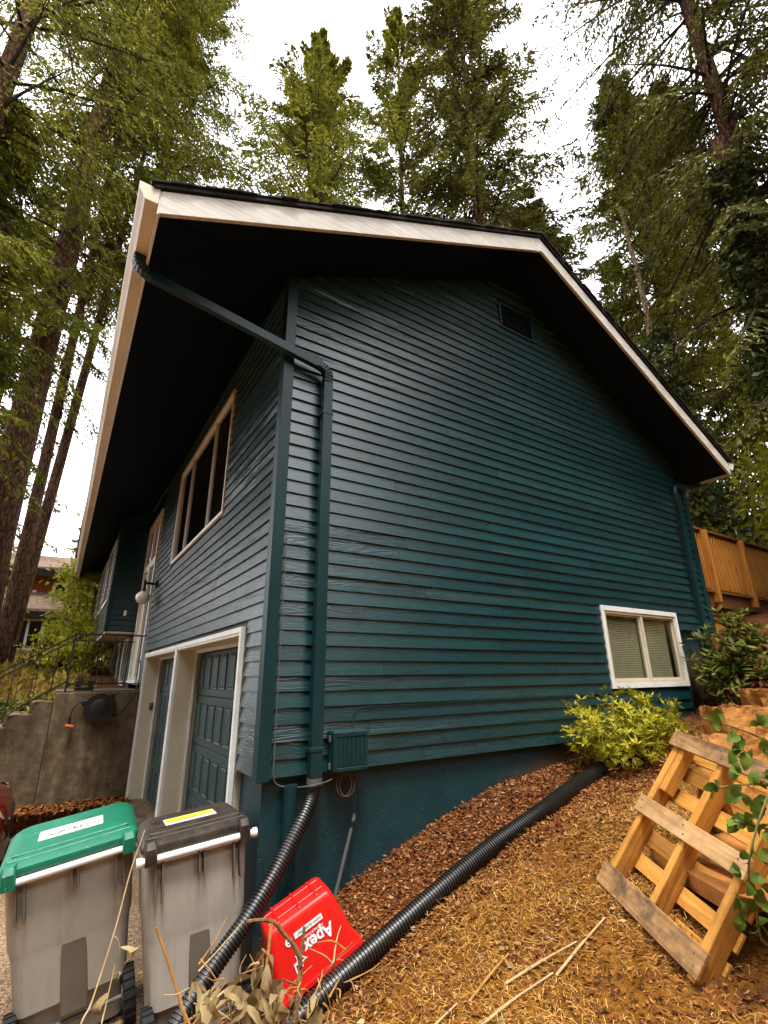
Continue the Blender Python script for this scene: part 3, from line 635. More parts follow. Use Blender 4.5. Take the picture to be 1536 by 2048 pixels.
# --- front downspout: elbows ribbed, diagonal, drop
dsp = bpy.data.objects.new('downspout', None); COL.objects.link(dsp); dsp.parent = HOUSE
def ribbed(pts, w, h, n):
    path = bez(pts, n); m = MB(); rings = []
    for i, p in enumerate(path):
        t = (path[min(i+1, len(path)-1)]-path[max(i-1, 0)]).normalized(); sx = t.cross(Vector((0.15, -1, 0.1))).normalized(); sz = sx.cross(t)
        s = 1.035 if i % 2 else 0.965
        rings.append([tuple(p+sx*a*w/2*s+sz*b*h/2*s) for a, b in ((-1, -.8), (-.8, -1), (.8, -1), (1, -.8), (1, .8), (.8, 1), (-.8, 1), (-1, .8))])
    return m.loft(rings)
ribbed([(-1.262, -.075, 4.925), (-1.262, -.075, 4.865), (-1.22, -.08, 4.80), (-1.14, -.085, 4.757)], .085, .07, 18).build('elbow', 'trimpaint', dsp)
def flute(a, b, w, h, n=5):
    a, b = Vector(a), Vector(b); t = (b-a).normalized(); sx = t.cross(Vector((0.0, -1, 0.0))).normalized(); sz = sx.cross(t); sec = []
    for i in range(n*2+1): sec.append((-w/2+w*i/(n*2), -h/2-(0.003 if i % 2 else 0)))
    sec += [(w/2, h/2), (-w/2, h/2)]
    return MB().loft([[tuple(p+sx*u+sz*v) for u, v in sec] for p in (a, b)])
flute((-1.15, -.085, 4.762), (.275, -.10, 4.485), .078, .056).build('diagonal_pipe', 'trimpaint', dsp)
ribbed([(.262, -.098, 4.49), (.32, -.10, 4.465), (.362, -.095, 4.42), (.368, -.09, 4.34)], .086, .066, 16).build('elbow', 'trimpaint', dsp)
flute((.368, -.088, 4.36), (.368, -.088, 3.98), .084, .06).build('drop_pipe', 'trimpaint', dsp)
flute((.368, -.088, 4.02), (.366, -.088, 1.10), .088, .064).build('drop_pipe', 'trimpaint', dsp)
for z in (4.0, 1.30):
    m = MB(); m.box(.315, .420, -.124, -.03, z, z+.03); m.build('strap', 'trimpaint', dsp, False, 0.003)
# rear downspout
ds2 = bpy.data.objects.new('downspout', None); COL.objects.link(ds2); ds2.parent = HOUSE
m = MB(); m.tube(bez([(7.10, -.16, 4.82), (7.09, -.16, 4.74), (7.0, -.15, 4.68), (6.75, -.11, 4.62), (6.42, -.085, 4.57), (6.345, -.085, 4.48), (6.34, -.085, 4.3)], 40), .040, 8); m.build('elbow', 'trimpaint', ds2, True)
flute((6.34, -.085, 4.34), (6.335, -.085, 2.40), .072, .055).build('drop_pipe', 'trimpaint', ds2)
m = MB(); m.tube(bez([(6.335, -.085, 2.43), (6.345, -.08, 2.2), (6.43, -.04, 1.9), (6.5, -.05, 1.55)], 16), .05, 10); m.build('drain_pipe', 'trimpaint', ds2, True)
# painted drain riser on the foundation
m = MB(); m.cyl((.218, -.022, 0.05), (.218, -.022, 1.10), .05, 18); m.build('drain_riser', 'trimpaint', HOUSE, True)

# --- entry unit, beyond the garage
en = bpy.data.objects.new('entry_unit', None); COL.objects.link(en); en.parent = HOUSE
m = MB()
for a, b in ((6.46, 6.56), (7.12, 7.22), (7.95, 8.05)): m.box(-.05, .02, a, b, 1.78, 5.0)
m.box(-.046, .02, 6.56, 7.95, 4.88, 5.0); m.box(-.046, .02, 6.56, 7.95, 3.92, 4.06); m.box(-.07, .02, 6.44, 8.07, 1.70, 1.778); m.build('trim', 'white', en, False, 0.003)
m = MB(); m.box(-.012, .03, 7.225, 7.945, 1.785, 3.915); m.build('door', 'yellowcream', en)
m = MB(); m.box(-.004, .0, 6.565, 7.115, 1.785, 3.915); m.box(-.004, .0, 6.565, 7.115, 4.065, 4.875); m.box(-.004, .0, 7.225, 7.945, 4.065, 4.875); m.build('pane', 'glass', en)
m = MB(); m.box(.10, .12, 6.45, 8.05, 1.7, 5.1); m.build('hall', 'room', en)

# --- cantilevered wing beyond the entry
wing = bpy.data.objects.new('wing', None); COL.objects.link(wing); wing.parent = HOUSE
m = MB(); m.prism([(-.58, 2.74), (0.0, 2.74), (0.0, 5.45), (-.58, 5.165)], 8.22, 15.0, 'y'); m.build('wall', 'trimpaint', wing)
m = MB(); m.box(0.0, .15, 6.451, 8.215, 5.001, 5.45); m.build('entry_header', 'trimpaint', HOUSE)
m = MB(); k = 0
while 2.76+E_*k < 5.05:
    z = 2.76+E_*k
    for kind in ('x', 'y'):
        prof = [(-THK, z), (0.0, z), (0.0, z+E_+.012), (-TIP, z+E_+.012)]
        if kind == 'x': vs = [(-.581+p[0], 8.28, p[1]) for p in prof]+[(-.581+p[0], 15.0, p[1]) for p in prof]
        else:           vs = [(-.53, 8.218+p[0], p[1]) for p in prof]+[(-.002, 8.218+p[0], p[1]) for p in prof]
        m.add(vs, [(0, 1, 2, 3), (7, 6, 5, 4), (0, 4, 5, 1), (1, 5, 6, 2), (2, 6, 7, 3), (3, 7, 4, 0)])
    k += 1
m.build('lap_siding', 'paint', wing, kind='stuff')
m = MB(); m.box(-.615, -.53, 8.185, 8.217, 2.73, 5.16); m.box(-.615, -.582, 8.217, 8.30, 2.73, 5.16); m.build('corner_board', 'trimpaint', wing)
m = MB(); m.box(-.58, 0.0, 8.22, 15.0, 2.70, 2.738); m.build('underside', 'cream', wing)
window('x', 8.9, 10.6, 3.42, 4.85, [0, .5, 1], .07, 'white', -.59, False, 'cream', 'dark', .18)
window('x', 11.4, 13.4, 3.42, 4.85, [0, .5, 1], .07, 'white', -.59, False, 'cream', 'dark', .18)
m = MB(); m.box(0.0, 0.14, 8.1, 15.0, 1.3, 2.70); m.build('lower_wall', 'trimpaint', wing)
m = MB(); k = 0
while 1.35+E_*k < 2.6:
    z = 1.35+E_*k; prof = [(-THK, z), (0.0, z), (0.0, z+E_+.012), (-TIP, z+E_+.012)]
    vs = [(-.001+p[0], 8.1, p[1]) for p in prof]+[(-.001+p[0], 15.0, p[1]) for p in prof]; m.add(vs, [(0, 1, 2, 3), (7, 6, 5, 4), (0, 4, 5, 1), (1, 5, 6, 2), (2, 6, 7, 3), (3, 7, 4, 0)]); k += 1
m.build('lap_siding', 'paint', wing, kind='stuff')
window('x', 8.75, 9.75, 1.66, 2.66, [0, 1], .06, 'white', -.03, False, 'cream', 'dark', .1)
window('x', 10.6, 12.0, 1.66, 2.66, [0, 1], .06, 'white', -.03, False, 'cream', 'dark', .1)
m = MB(); m.box(-.30, -.245, 8.165, 8.195, 3.06, 3.17); m.build('motion_sensor', 'white', HOUSE, False, 0.008)

# ------------------------------------------------------------------ fixtures on the house
lamp = thing('wall_lamp', 'white globe wall lamp on a black bracket beside the entry', 'lamp', (0, 5.90, 3.40))
m = MB(); m.cyl((-.022, 0, 0), (-.058, 0, 0), .065, 20); m.build('backplate', 'black', lamp, True)
m = MB(); m.box(-.235, -.04, -.02, .02, -.02, .02); m.box(-.245, -.205, -.02, .02, -.10, .06); m.build('arm', 'black', lamp, False, .003)
m = MB(); m.cyl((-.225, 0, -.10), (-.225, 0, -.15), .03, 14); m.build('collar', 'black', lamp, True)
m = MB(); m.sphere((-.225, 0, -.255), .12, 24, 14, .95); m.build('globe', 'globe', lamp, True)

ub = thing('utility_box', 'small teal ribbed utility box fixed low on the gable siding', 'utility box', (.635, -.024, 1.145))
m = MB(); m.box(-.145, .145, -.045, 0.0, 0.0, .285); m.build('base', 'trimpaint', ub, False, .006)
m = MB(); m.box(-.135, .148, -.095, -.047, .005, .280); lid = m.build('cover', 'trimpaint', ub, False, .012)
for i in range(7):
    m = MB(); x = -.10+i*.036; m.box(x, x+.026, -.1005, -.094, .045, .235); m.build('rib', 'trimpaint', lid, False, .002)
for z0, z1 in ((.012, .038), (.240, .272)): MB().box(-.115, .138, -.104, -.094, z0, z1).build('band', 'trimpaint', lid, False, .003)
for z in (.05, .23):
    m = MB(); m.cyl((-.150, -.05, z-.02), (-.150, -.05, z+.02), .010, 10); m.build('hinge', 'grey', ub, True)

def wire(name, label, pts, r, mat='grey', n=60, sides=6):
    m = MB(); m.tube(bez(pts, n), r, sides); return tag(m.build(name, mat, None, True), label, 'cable')
wire('cable', 'thin cable looping from corner board under the siding to the utility box', [(.082, -.036, 2.9), (.080, -.036, 2.2), (.082, -.036, 1.3), (.085, -.036, 1.16), (.13, -.03, 1.105), (.24, -.045, 1.085), (.31, -.14, 1.10), (.44, -.13, 1.11), (.56, -.03, 1.118), (.60, -.05, 1.16)], .0042, 'grey', 80)
wire('cable', 'thin cable arching from the top of the utility box along the siding', [(.70, -.06, 1.42), (.70, -.03, 1.47), (.715, -.028, 1.535), (.76, -.027, 1.567), (.85, -.026, 1.573), (1.3, -.026, 1.577), (2.0, -.026, 1.58), (3.2, -.026, 1.582), (4.0, -.026, 1.60)], .004, 'trimpaint', 80)
lp = []
for i in range(60):
    a = math.pi/2 + 2*math.pi*i/28; lp.append((.62+.055*math.cos(a)+.0006*i, -.03-.0006*i, 1.075+.072*math.sin(a)-.02))
wire('cable', 'coil of thin pale cable hanging below the utility box', [(.62, -.06, 1.15)] + lp, .0028, 'stone', 180)
wire('cable', 'black cable dropping from the utility box into a grey conduit', [(.66, -.06, 1.15), (.70, -.06, 1.09), (.735, -.06, 1.0), (.735, -.05, .90), (.72, -.04, .855)], .005, 'black')
cd = thing('conduit', 'leaning grey conduit pipe against the teal foundation behind red crate', 'pipe', (.56, -.04, .36))
m = MB(); m.cyl((.165, 0.01, .50), (0.0, 0.0, 0.0), .013, 12); m.build('tube', 'grey', cd, True)
m = MB(); m.cyl((.15, 0.009, .455), (.138, .008, .42), .017, 12); m.build('clip', 'black', cd, True)

# ------------------------------------------------------------------ retaining wall, landing, railing
rw = thing('retaining_wall', 'stained concrete retaining wall carrying the entry landing', 'wall', (0, 6.0, 0))
m = MB(); m.box(-1.24, -0.004, 0.0, .22, -.1, 1.60); m.build('wall', 'conc', rw, False, .012)
m = MB(); m.box(-1.24, -0.004, .221, 2.2, 1.45, 1.62); m.build('landing_slab', 'conc', rw, False, .008)
m = MB(); prof = [(-1.242, -.1), (-1.242, 1.475), (-1.50, 1.475), (-1.50, 1.29), (-1.80, 1.29), (-1.80, 1.12), (-2.10, 1.12), (-2.10, .95), (-2.4, .95), (-2.4, .78), (-2.8, .78), (-2.8, -.2)]
m.prism(prof, .22, .42, 'y'); m.build('stepped_wall', 'conc', rw, False, .012)
for i in range(6):
    x = -1.245-.30*i; z = 1.46-.17*i; m = MB(); m.box(x-.31, x, .43, 1.6, z-.17, z-.004); m.build('step', 'conc', rw, False, .008)
rl = thing('railing', 'thin black iron railing on landing and steps of the retaining wall', 'railing', (0, 6.12, 1.60))
def bar(name, a, b, w): MB().beam(a, b, w, w).build(name, 'rail', rl)
for yy in (0.0, 1.75):
    if yy == 0: bar('post', (-1.12, yy, 0.0), (-1.12, yy, .92), .032)
    bar('top_rail', (-1.12, yy, .91), (-.04, yy, .91), .024); bar('bottom_rail', (-1.12, yy, .12), (-.04, yy, .12), .016)
    for i in range(5): bar('baluster', (-.92+.20*i, yy, .12), (-.92+.20*i, yy, .90), .013)
for yy in (0.08, 1.7):
    bar('top_rail', (-1.12, yy, .90), (-3.4, yy, -.62), .024); bar('bottom_rail', (-1.12, yy, .16), (-3.4, yy, -1.36), .016)
    for i in range(8):
        x = -1.32-.26*i; zz = -(x+1.12)*-.667; bar('baluster', (x, yy, .16+zz), (x, yy, .90+zz), .013)
tray = thing('planter_caddy', 'small black double planter on the landing behind railing post', 'planter', (-.86, 6.33, 1.62))
m = MB(); m.box(-.14, .14, -.05, .05, 0, .06); m.build('base', 'black', tray, False, .008)
for sx in (-1, 1):
    m = MB(); m.loft([rrect(sx*.09-.045, sx*.09+.045, -.05, .05, .062, .02, 3), rrect(sx*.09-.055, sx*.09+.055, -.06, .06, .15, .025, 3)]); m.build('pot', 'black', tray, True)
reel = thing('hose_reel', 'black hose reel with orange nozzle hung on the concrete retaining wall', 'hose reel', (-.62, 5.998, 1.37))
m = MB(); m.tube([(0, 0, 0), (0, -.02, 0), (0, -.03, 0)], [.10, .10, .08], 20); m.build('bracket', 'black', reel, True)
m = MB(); m.tube([(0, -.035, 0), (0, -.04, 0), (0, -.10, 0), (0, -.155, 0), (0, -.16, 0)], [.17, .215, .22, .215, .16], 28); m.build('casing', 'black', reel, True)
m = MB(); m.tube([(0, -.161, 0), (0, -.175, 0)], [.13, .10], 24); m.build('hub', 'rail', reel, True)
m = MB(); m.box(-.26, -.17, -.13, -.05, .04, .12); m.build('hose_guide', 'black', reel, False, .015)
m = MB(); m.box(.10, .20, -.14, -.05, .10, .20); m.build('hose_guide', 'black', reel, False, .015)
m = MB(); m.tube(bez([(-.24, -.09, .09), (-.31, -.09, .06), (-.36, -.09, -.03), (-.375, -.09, -.13)], 24), .011, 8); m.build('hose', 'black', reel, True)
m = MB(); m.cyl((-.375, -.09, -.12), (-.372, -.09, -.22), .020, 10); m.build('grip', 'black', reel, True)
m = MB(); m.cyl((-.42, -.10, -.245), (-.31, -.10, -.265), .024, 10); m.cyl((-.372, -.09, -.22), (-.37, -.10, -.25), .015, 8); m.build('nozzle', 'orange', reel, True)
wire('supply_hose', 'thin dark supply hose sagging from the door sill to the reel', [(-.07, 6.35, 2.10), (-.08, 6.1, 1.95), (-.10, 5.97, 1.72), (-.16, 5.96, 1.48), (-.30, 5.96, 1.27), (-.42, 5.95, 1.24)], .009, 'black')

# ------------------------------------------------------------------ wheeled bins
def bin_(loc, rot, lidmat, stick, label, sx_=1.0):
    b = thing('wheeled_bin', label, 'bin', loc, rot, 'wheeled refuse bins beside the garage'); b.scale = (sx_, 1.0, 1.085)
    hw0, hw1 = .25, .315
    m = MB(); rings = []
    for z, t in ((.03, 0.0), (.06, .02), (.22, .2), (.24, .22), (.50, .52), (.535, .60), (.56, .72), (.86, .95), (.875, 1.0), (.93, 1.0)):
        hw = hw0+(hw1-hw0)*t; nb = .10 if z < .23 else .045-.035*t; fb = .50+.10*t
        e = .012 if z > .87 else 0
        rings.append(rrect(-hw-e, hw+e, nb-e, fb+e, z, .06, 5))
    body = m.loft(rings).build('body', 'binbody', b, True)
    # lift pocket on the near face
    m = MB(); rings = [[(-.055, .052, .16), (.075, .052, .16), (.075, .052, .52), (-.015, .052, .55), (-.055, .052, .53)]]
    for yy, s in ((.034, 1.0), (.026, .93)):
        rings.append([(c[0]*s+.003*(1-s), yy, .35+(c[2]-.35)*s) for c in rings[0]])
    m.loft(rings).build('lift_pocket', 'bindark', body, False, .004)
    for x, l in ((-.255, .17), (-.215, .17), (.0, .09), (.03, .09), (.215, .16), (.255, .16)):
        m = MB(); m.box(x-.006, x+.006, -.035, .02, .87-l, .885); m.build('gusset', 'bindark', body, False, .002)
    m = MB(); m.tube([(-.345, -.035, .905), (.345, -.035, .905)], .0175, 14); h = m.build('handle', 'white', b, True)
    for sx in (-1, 1):
        m = MB(); m.tube([(sx*.335, -.035, .905), (sx*.365, -.035, .905)], .024, 14); m.build('handle_end', 'white', h, True)
    # lid
    m = MB(); lidrings = [rrect(-.335, .335, -.02, .625, .928, .075, 5), rrect(-.34, .34, -.025, .63, .945, .08, 5), rrect(-.335, .335, -.02, .625, .962, .08, 5), rrect(-.31, .31, .02, .60, .985, .08, 5), rrect(-.295, .295, .07, .585, .995, .08, 5), rrect(-.24, .24, .12, .53, 1.003, .06, 5)]
    ld = m.loft(lidrings).build('lid', lidmat, b, True)
    m = MB(); m.box(-.30, .30, .028, .040, .978, .992); m.box(-.285, .285, .075, .085, .990, 1.002); m.build('ridge', lidmat, ld, False, .004)
    for sx in (-1, 1):
        m = MB(); m.loft([rrect(sx*.285-.035, sx*.285+.035, -.062, .03, .882, .012, 3), rrect(sx*.285-.035, sx*.285+.035, -.062, .03, .955, .012, 3), rrect(sx*.285-.030, sx*.285+.030, -.035, .06, .985, .012, 3)]); m.build('hinge_strap', lidmat, ld, True)
    m = MB(); m.box(-.175, .155, .20, .36, 1.0025, 1.0062); st = m.build('sticker', 'decal', ld)
    if stick == 'yellow':
        m = MB(); m.box(-.165, .145, .235, .352, 1.0064, 1.0072); m.build('sticker_field', 'yellow', st)
    m = MB(); rr = random.Random(3 if stick == 'yellow' else 5)
    m.box(-.11, .09, .276, .286, 1.0074, 1.0078)
    for i in range(16):
        x = -.12+.017*i+rr.uniform(-.003, .003); y = .262-rr.uniform(0, .006); m.box(x, x+rr.uniform(.006, .014), y-.018, y+rr.uniform(-.004, .008), 1.0074, 1.0078)
    for i in range(7):
        x = -.13+.035*i; y = .315+rr.uniform(0, .02); m.box(x, x+rr.uniform(.004, .012), y, y+rr.uniform(.006, .014), 1.0074, 1.0078)
    m.build('print', 'ink', st)
    # wheels
    for sx in (-1, 1):
        m = MB(); cx = sx*.275
        m.tube([(cx-.032, .06, .13), (cx-.028, .06, .13), (cx+.028, .06, .13), (cx+.032, .06, .13)], [.10, .13, .13, .10], 28); w = m.build('wheel', 'rubber', b, True)
        m = MB(); m.tube([(cx-.036, .06, .13), (cx+.036, .06, .13)], .055, 18); m.build('hub', 'grey', w, True)
        for i in range(20):
            a = 2*math.pi*i/20; c = Vector((cx, .06+.131*math.cos(a), .13+.131*math.sin(a)))
            MB().beam(c+Vector((-.03, 0, 0)), c+Vector((.03, 0, 0)), .010, .010).build('tread', 'rubber', w)
    m = MB(); m.cyl((-.27, .06, .13), (.27, .06, .13), .012, 10); m.build('axle', 'grey', b, True)
    return b
bin_((-.300, -.20, -.11), (-.05, -.10, -.06), 'blacklid', 'yellow', 'grey wheeled bin with faded black lid and yellow sticker, beside house corner', .91)
bin_((-.845, .42, -.205), (.08, -.16, -.057), 'green', 'white', 'grey wheeled bin with green lid and white sticker', 1.06)

# ------------------------------------------------------------------ corrugated pipes
def corrugated(name, label, pts, r=.051, pitch=.0185, n=20):
    p = bez(pts, 400); d = [0.0]
    for i in range(1, len(p)): d.append(d[-1]+(p[i]-p[i-1]).length)
    P = np.array([list(v) for v in p]); L = d[-1]; k = int(L/pitch); ss = []; rr = []
    for i in range(k):
        for f, q_ in ((0.0, .86), (.12, 1.0), (.55, 1.0), (.67, .86)): ss.append((i+f)*pitch); rr.append(r*q_)
    path = [Vector([np.interp(s, d, P[:, c]) for c in range(3)]) for s in ss]
    m = MB(); m.tube(path, rr, n); o = m.build(name, 'pipe', None, True)
    me = o.data
    return tag(o, label, 'pipe')
corrugated('drain_pipe', 'black corrugated drain pipe hanging from the corner downspout past the bins', [(.366, -.088, 1.14), (.345, -.095, 1.02), (.239, -.16, .884), (.089, -.22, .704), (-.11, -.30, .517), (-.306, -.36, .36), (-.453, -.42, .235), (-.60, -.50, .10), (-.80, -.62, -.01), (-1.05, -.72, -.03)])
m = MB(); m.tube([(.366, -.088, 1.09), (.366, -.088, 1.135)], .055, 18); tag(m.build('clamp_band', 'grey', None, True), 'worn tape band joining downspout to corrugated pipe', 'band')
def onground(x, y, r=.05): return (x, y, ground_z(x, y)+r)
corrugated('drain_pipe', 'black corrugated drain pipe lying across the mulch towards lime shrub', [onground(-.40, -.80, .055), onground(-.12, -.78, .055), onground(.16, -.76, .055), onground(.49, -.76), onground(.95, -.77), onground(1.36, -.76), onground(1.87, -.77), onground(2.35, -.66), onground(2.75, -.56), onground(3.05, -.50), onground(3.6, -.45), onground(4.6, -.42)], .054)

# ------------------------------------------------------------------ red recycling crate, upside down on the slope
s = .878; cL, cW, cH, cl, cw_ = .56*s, .40*s, .36*s, .44*s, .30*s
cr = thing('recycling_crate', 'red plastic crate tipped upside down with white Apex lettering', 'crate', (.237, -.425, .272), (-.031, -.414, 6.157))
m = MB(); R_ = lambda f, z, o=0: rrect(-(cL+(cl-cL)*f)/2-o, (cL+(cl-cL)*f)/2+o, -(cW+(cw_-cW)*f)/2-o, (cW+(cw_-cW)*f)/2+o, z, .035, 5)
rings = [R_(0, 0.0, .0), R_(.9, cH*.9, 0), R_(.96, cH*.97, -.003), R_(1, cH, -.012)]
m.loft(rings, False); n_ = len(rings[0]); m.f.append(tuple(3*n_+i for i in range(n_)))
inner = [R_(0, 0.0, -.006), R_(.9, cH*.9, -.006), R_(1, cH-.006, -.015)]
o0 = len(m.v); m.loft(inner, False); m.f.append(tuple(o0+2*n_+i for i in range(n_)))
body = m.build('shell', 'red', cr, True)
m = MB(); m.loft([R_(-.01, -.002, .010), R_(.0, .003, .013), R_(.09, cH*.085, .013), R_(.10, cH*.095, .002)]); 
body2 = MB().loft([R_(0, -.004, .004), R_(0, -.004, .014), R_(.05, cH*.05, .014), R_(.055, cH*.055, .001)], False).build('rim', 'red', cr, True)
for x in (-cl*.30, cl*.02, cl*.30):
    m = MB(); m.box(x-.008, x+.008, -cw_*.42, cw_*.42, cH-.001, cH+.009); m.build('base_rib', 'red', cr, False, .003)
for y in (-cw_*.2, cw_*.22):
    m = MB(); m.box(-cl*.44, cl*.44, y-.006, y+.006, cH-.0005, cH+.008); m.build('base_rib', 'red', cr, False, .003)
# lettering on the long side (upside down, as the crate is)
def face_pt(u, f, off=.0025):
    return Vector((u, -(cW+(cw_-cW)*f)/2-off, cH*f))
fz = (face_pt(0, .9)-face_pt(0, .1)).normalized(); fx = Vector((1, 0, 0)); fn = fx.cross(fz)
def decal_matrix(u, f, off=.0025):
    X, Y, Z = -fx, -fz, fn; P = face_pt(u, f, off)
    return Matrix(((X.x, Y.x, Z.x, P.x), (X.y, Y.y, Z.y, P.y), (X.z, Y.z, Z.z, P.z), (0, 0, 0, 1)))
def letters(txt, size, u, f, mat, name='lettering', bold=.0, off=.0025, sx=1.0):
    cu = bpy.data.curves.new(name, 'FONT'); cu.body = txt; cu.size = size; cu.offset = bold; cu.align_x = 'CENTER'; cu.align_y = 'CENTER'; cu.extrude = .0004
    t = bpy.data.objects.new('tmp', cu); COL.objects.link(t); dg = bpy.context.evaluated_depsgraph_get()
    me = bpy.data.meshes.new_from_object(t.evaluated_get(dg)); bpy.data.objects.remove(t); bpy.data.curves.remove(cu)
    me.name = name
    o = bpy.data.objects.new(name, me); COL.objects.link(o); me.materials.clear(); me.materials.append(M[mat]); o.parent = cr
    o.matrix_local = decal_matrix(u, f, off) @ Matrix.Diagonal((sx, 1, 1, 1)); return o
letters('Apex', .088, .045, .50, 'decal', 'lettering', .0022, .003, .92)
letters('Recycling & Disposal', .0145, .028, .625, 'decal', 'lettering', .0002)
m = MB(); m.box(-.075, .095, -.0135, .0135, 0, .0012); o = m.build('banner', 'decal', cr); o.matrix_local = decal_matrix(.025, .735, .003)
letters('CLEAN GLASS ONLY', .0165, .018, .735, 'ink', 'lettering', .0003, .0047)
m = MB(); m.cyl((0, 0, 0), (0, 0, .0012), .020, 20); o = m.build('roundel', 'decal', cr); o.matrix_local = decal_matrix(-.105, .715, .003)
m = MB(); m.tube([(.009*math.cos(a), .009*math.sin(a), 0) for a in np.linspace(.4, 5.6, 14)], .0022, 6); o = m.build('roundel_mark', 'ink', cr); o.matrix_local = decal_matrix(-.105, .715, .0045)
def starpts(r, q_): return [((r if i % 2 == 0 else q_)*math.sin(i*math.pi/5), (r if i % 2 == 0 else q_)*math.cos(i*math.pi/5)) for i in range(10)]
m = MB(); po, pi_ = starpts(.037, .017), starpts(.027, .011)
m.add([(a, b, 0) for a, b in po]+[(a, b, 0) for a, b in pi_], [(i, (i+1) % 10, (i+1) % 10+10, i+10) for i in range(10)]); o = m.build('star_mark', 'decal', cr); o.matrix_local = decal_matrix(-.078, .40, .003)
m = MB(); m.add([(-.006, -.01, 0), (.020, -.01, 0), (.006, .014, 0)], [(0, 1, 2)]); m.add([(.022, .0, 0), (.040, .0, 0), (.040, .050, 0), (.033, .058, 0), (.033, .008, 0), (.022, .008, 0)], [(0, 1, 2, 3, 4, 5)]); o = m.build('star_mark', 'decal', cr); o.matrix_local = decal_matrix(-.078, .40, .0033)

# ------------------------------------------------------------------ pallet
pal = thing('pallet', 'broken wooden pallet of yellow pine leaning on its edge with weathered front boards', 'pallet', (1.324, -1.838, .708), (-.637, .153, -2.002))
PW, PH = .703, .852
# local: x along boards, z along stringers, front face at y=+/-; find which side faces camera
Rm = Euler((-.637, .153, -2.002)).to_matrix(); ny = Rm @ Vector((0, 1, 0)); SG = 1.0 if ny.dot(CAM_POS-Vector((1.5, -2, 1.0))) > 0 else -1.0
def pbox(name, mat, x0, x1, y0, y1, z0, z1, bev=.004, rz=0):
    cx, cy, cz = (x0+x1)/2, (y0+y1)/2, (z0+z1)/2
    m = MB(); m.box(x0-cx, x1-cx, y0-cy, y1-cy, z0-cz, z1-cz); o = m.build(name, mat, pal, False, bev); o.location = (cx, cy*1.0, cz); o.rotation_euler = (0, rz, 0); return o
def py(a, b): return (min(SG*a, SG*b), max(SG*a, SG*b))
for zc, h, mt in ((0.0, .115, 'oldx'), (.50*PH, .095, 'tanx'), (PH, .095, 'oldx')):
    y = py(.0, .018); pbox('front_board', mt, -PW/2-.012, PW/2+.012, y[0], y[1], zc-h/2, zc+h/2, .003, rnd.uniform(-.01, .01))
for xc in (-PW/2+.03, -.005, PW/2-.03):
    y = py(-.002, -.095); pbox('stringer', 'newz', xc-.021, xc+.021, y[0], y[1], -.075, PH+.02, .004)
for i, zc in enumerate((.03, .165, .30, .44, .575, .71, .83)):
    y = py(-.097, -.114); pbox('back_board', 'newx', -PW/2-.005, PW/2+.005, y[0], y[1], zc-.042, zc+.042, .003, rnd.uniform(-.012, .012))
y = py(-.03, -.06); pbox('splint', 'oldx', PW/2-.078, PW/2-.050, y[0], y[1], .02, .36, .003)
y = py(-.004, -.07); pbox('cleat', 'newz', -PW/2+.055, -PW/2+.10, y[0], y[1], .55, .84, .004)

for zc in (0.0, .50*PH, PH):
    for xc in (-PW/2+.03, -.005, PW/2-.03):
        for dx, dz in ((-.012, .02), (.01, -.02)):
            a_, b_ = SG*.0175, SG*.0205; m = MB(); m.cyl((xc+dx, a_, zc+dz), (xc+dx, b_, zc+dz), .0045, 8); m.build('nail_head', 'grey', pal)
# cardboard and paper sacks behind the pallet
def sack(name, label, loc, rz, w, d, h, mat='paper', lean=0.0, seed=1):
    r = random.Random(seed); g = thing(name, label, 'bag', loc, (lean, 0, rz))
    m = MB(); nxs, nzs = 9, 9; rings = []
    for j in range(nzs+1):
        t = j/nzs; pinch = 1-0.55*t*0.6; ring = []
        for i in range(4*nxs):
            sidx, u = divmod(i, nxs); u = u/nxs-.5
            x, y = [(u*w, -d/2*pinch), (w/2, u*d*pinch), (-u*w, d/2*pinch), (-w/2, -u*d*pinch)][sidx]
            k = .012*(math.sin(7*x/w+5*t+seed)+math.sin(11*t+9*u+seed*2))+r.uniform(-.004, .004)
            ring.append((x+k*(1 if sidx in (1, 3) else .3), y+k*(1 if sidx in (0, 2) else .3), t*h+(r.uniform(-.01, .012) if j == nzs else 0)))
        rings.append(ring)
    m.loft(rings, False); o = m.build('sheet', mat, g); md = o.modifiers.new('thick', 'SOLIDIFY'); md.thickness = .004
    m = MB(); b = rings[0]; m.add(b, [tuple(range(len(b)))]); m.build('base', mat, g)
    m = MB(); mid = [((p[0])*.94, p[1]*.90, h*.62) for p in rings[5]]; m.add(mid, [tuple(range(len(mid)))]); m.build('yard_waste', 'redbark', g)
    return g
sack('paper_sack', 'open brown paper yard sack standing behind the pallet, torn at its rim', (3.27, -1.60, ground_z(3.27, -1.60)-.02), -.45, .46, .32, .60, 'paper', 0, 3)
sack('paper_sack', 'brown paper yard sack set farther up the slope beside another sack', (3.98, -1.58, ground_z(3.98, -1.58)), -.35, .44, .30, .58, 'paper', 0, 8)
sack('paper_sack', 'printed paper sack with red patches slumped behind the pallet slats', (2.32, -2.02, ground_z(2.32, -2.02)-.02), -.6, .46, .26, .55, 'paper', -.15, 12)
cb = thing('cardboard_box', 'flattened orange brown cardboard box lying under the pallet', 'box', (1.86, -2.14, ground_z(1.86, -2.14)+.01), (.0, -.15, -.5))
m = MB(); m.box(-.38, .40, -.30, .30, 0, .09); m.build('carton', 'card', cb, False, .006)
m = MB(); m.add([(-.38, -.30, .092), (.40, -.30, .092), (.44, -.52, .15), (-.36, -.50, .13), (-.38, -.30, .098), (.40, -.30, .098), (.44, -.52, .156), (-.36, -.50, .136)], [(0, 1, 2, 3), (4, 7, 6, 5), (0, 4, 5, 1), (1, 5, 6, 2), (2, 6, 7, 3), (3, 7, 4, 0)]); m.build('flap', 'card', cb)
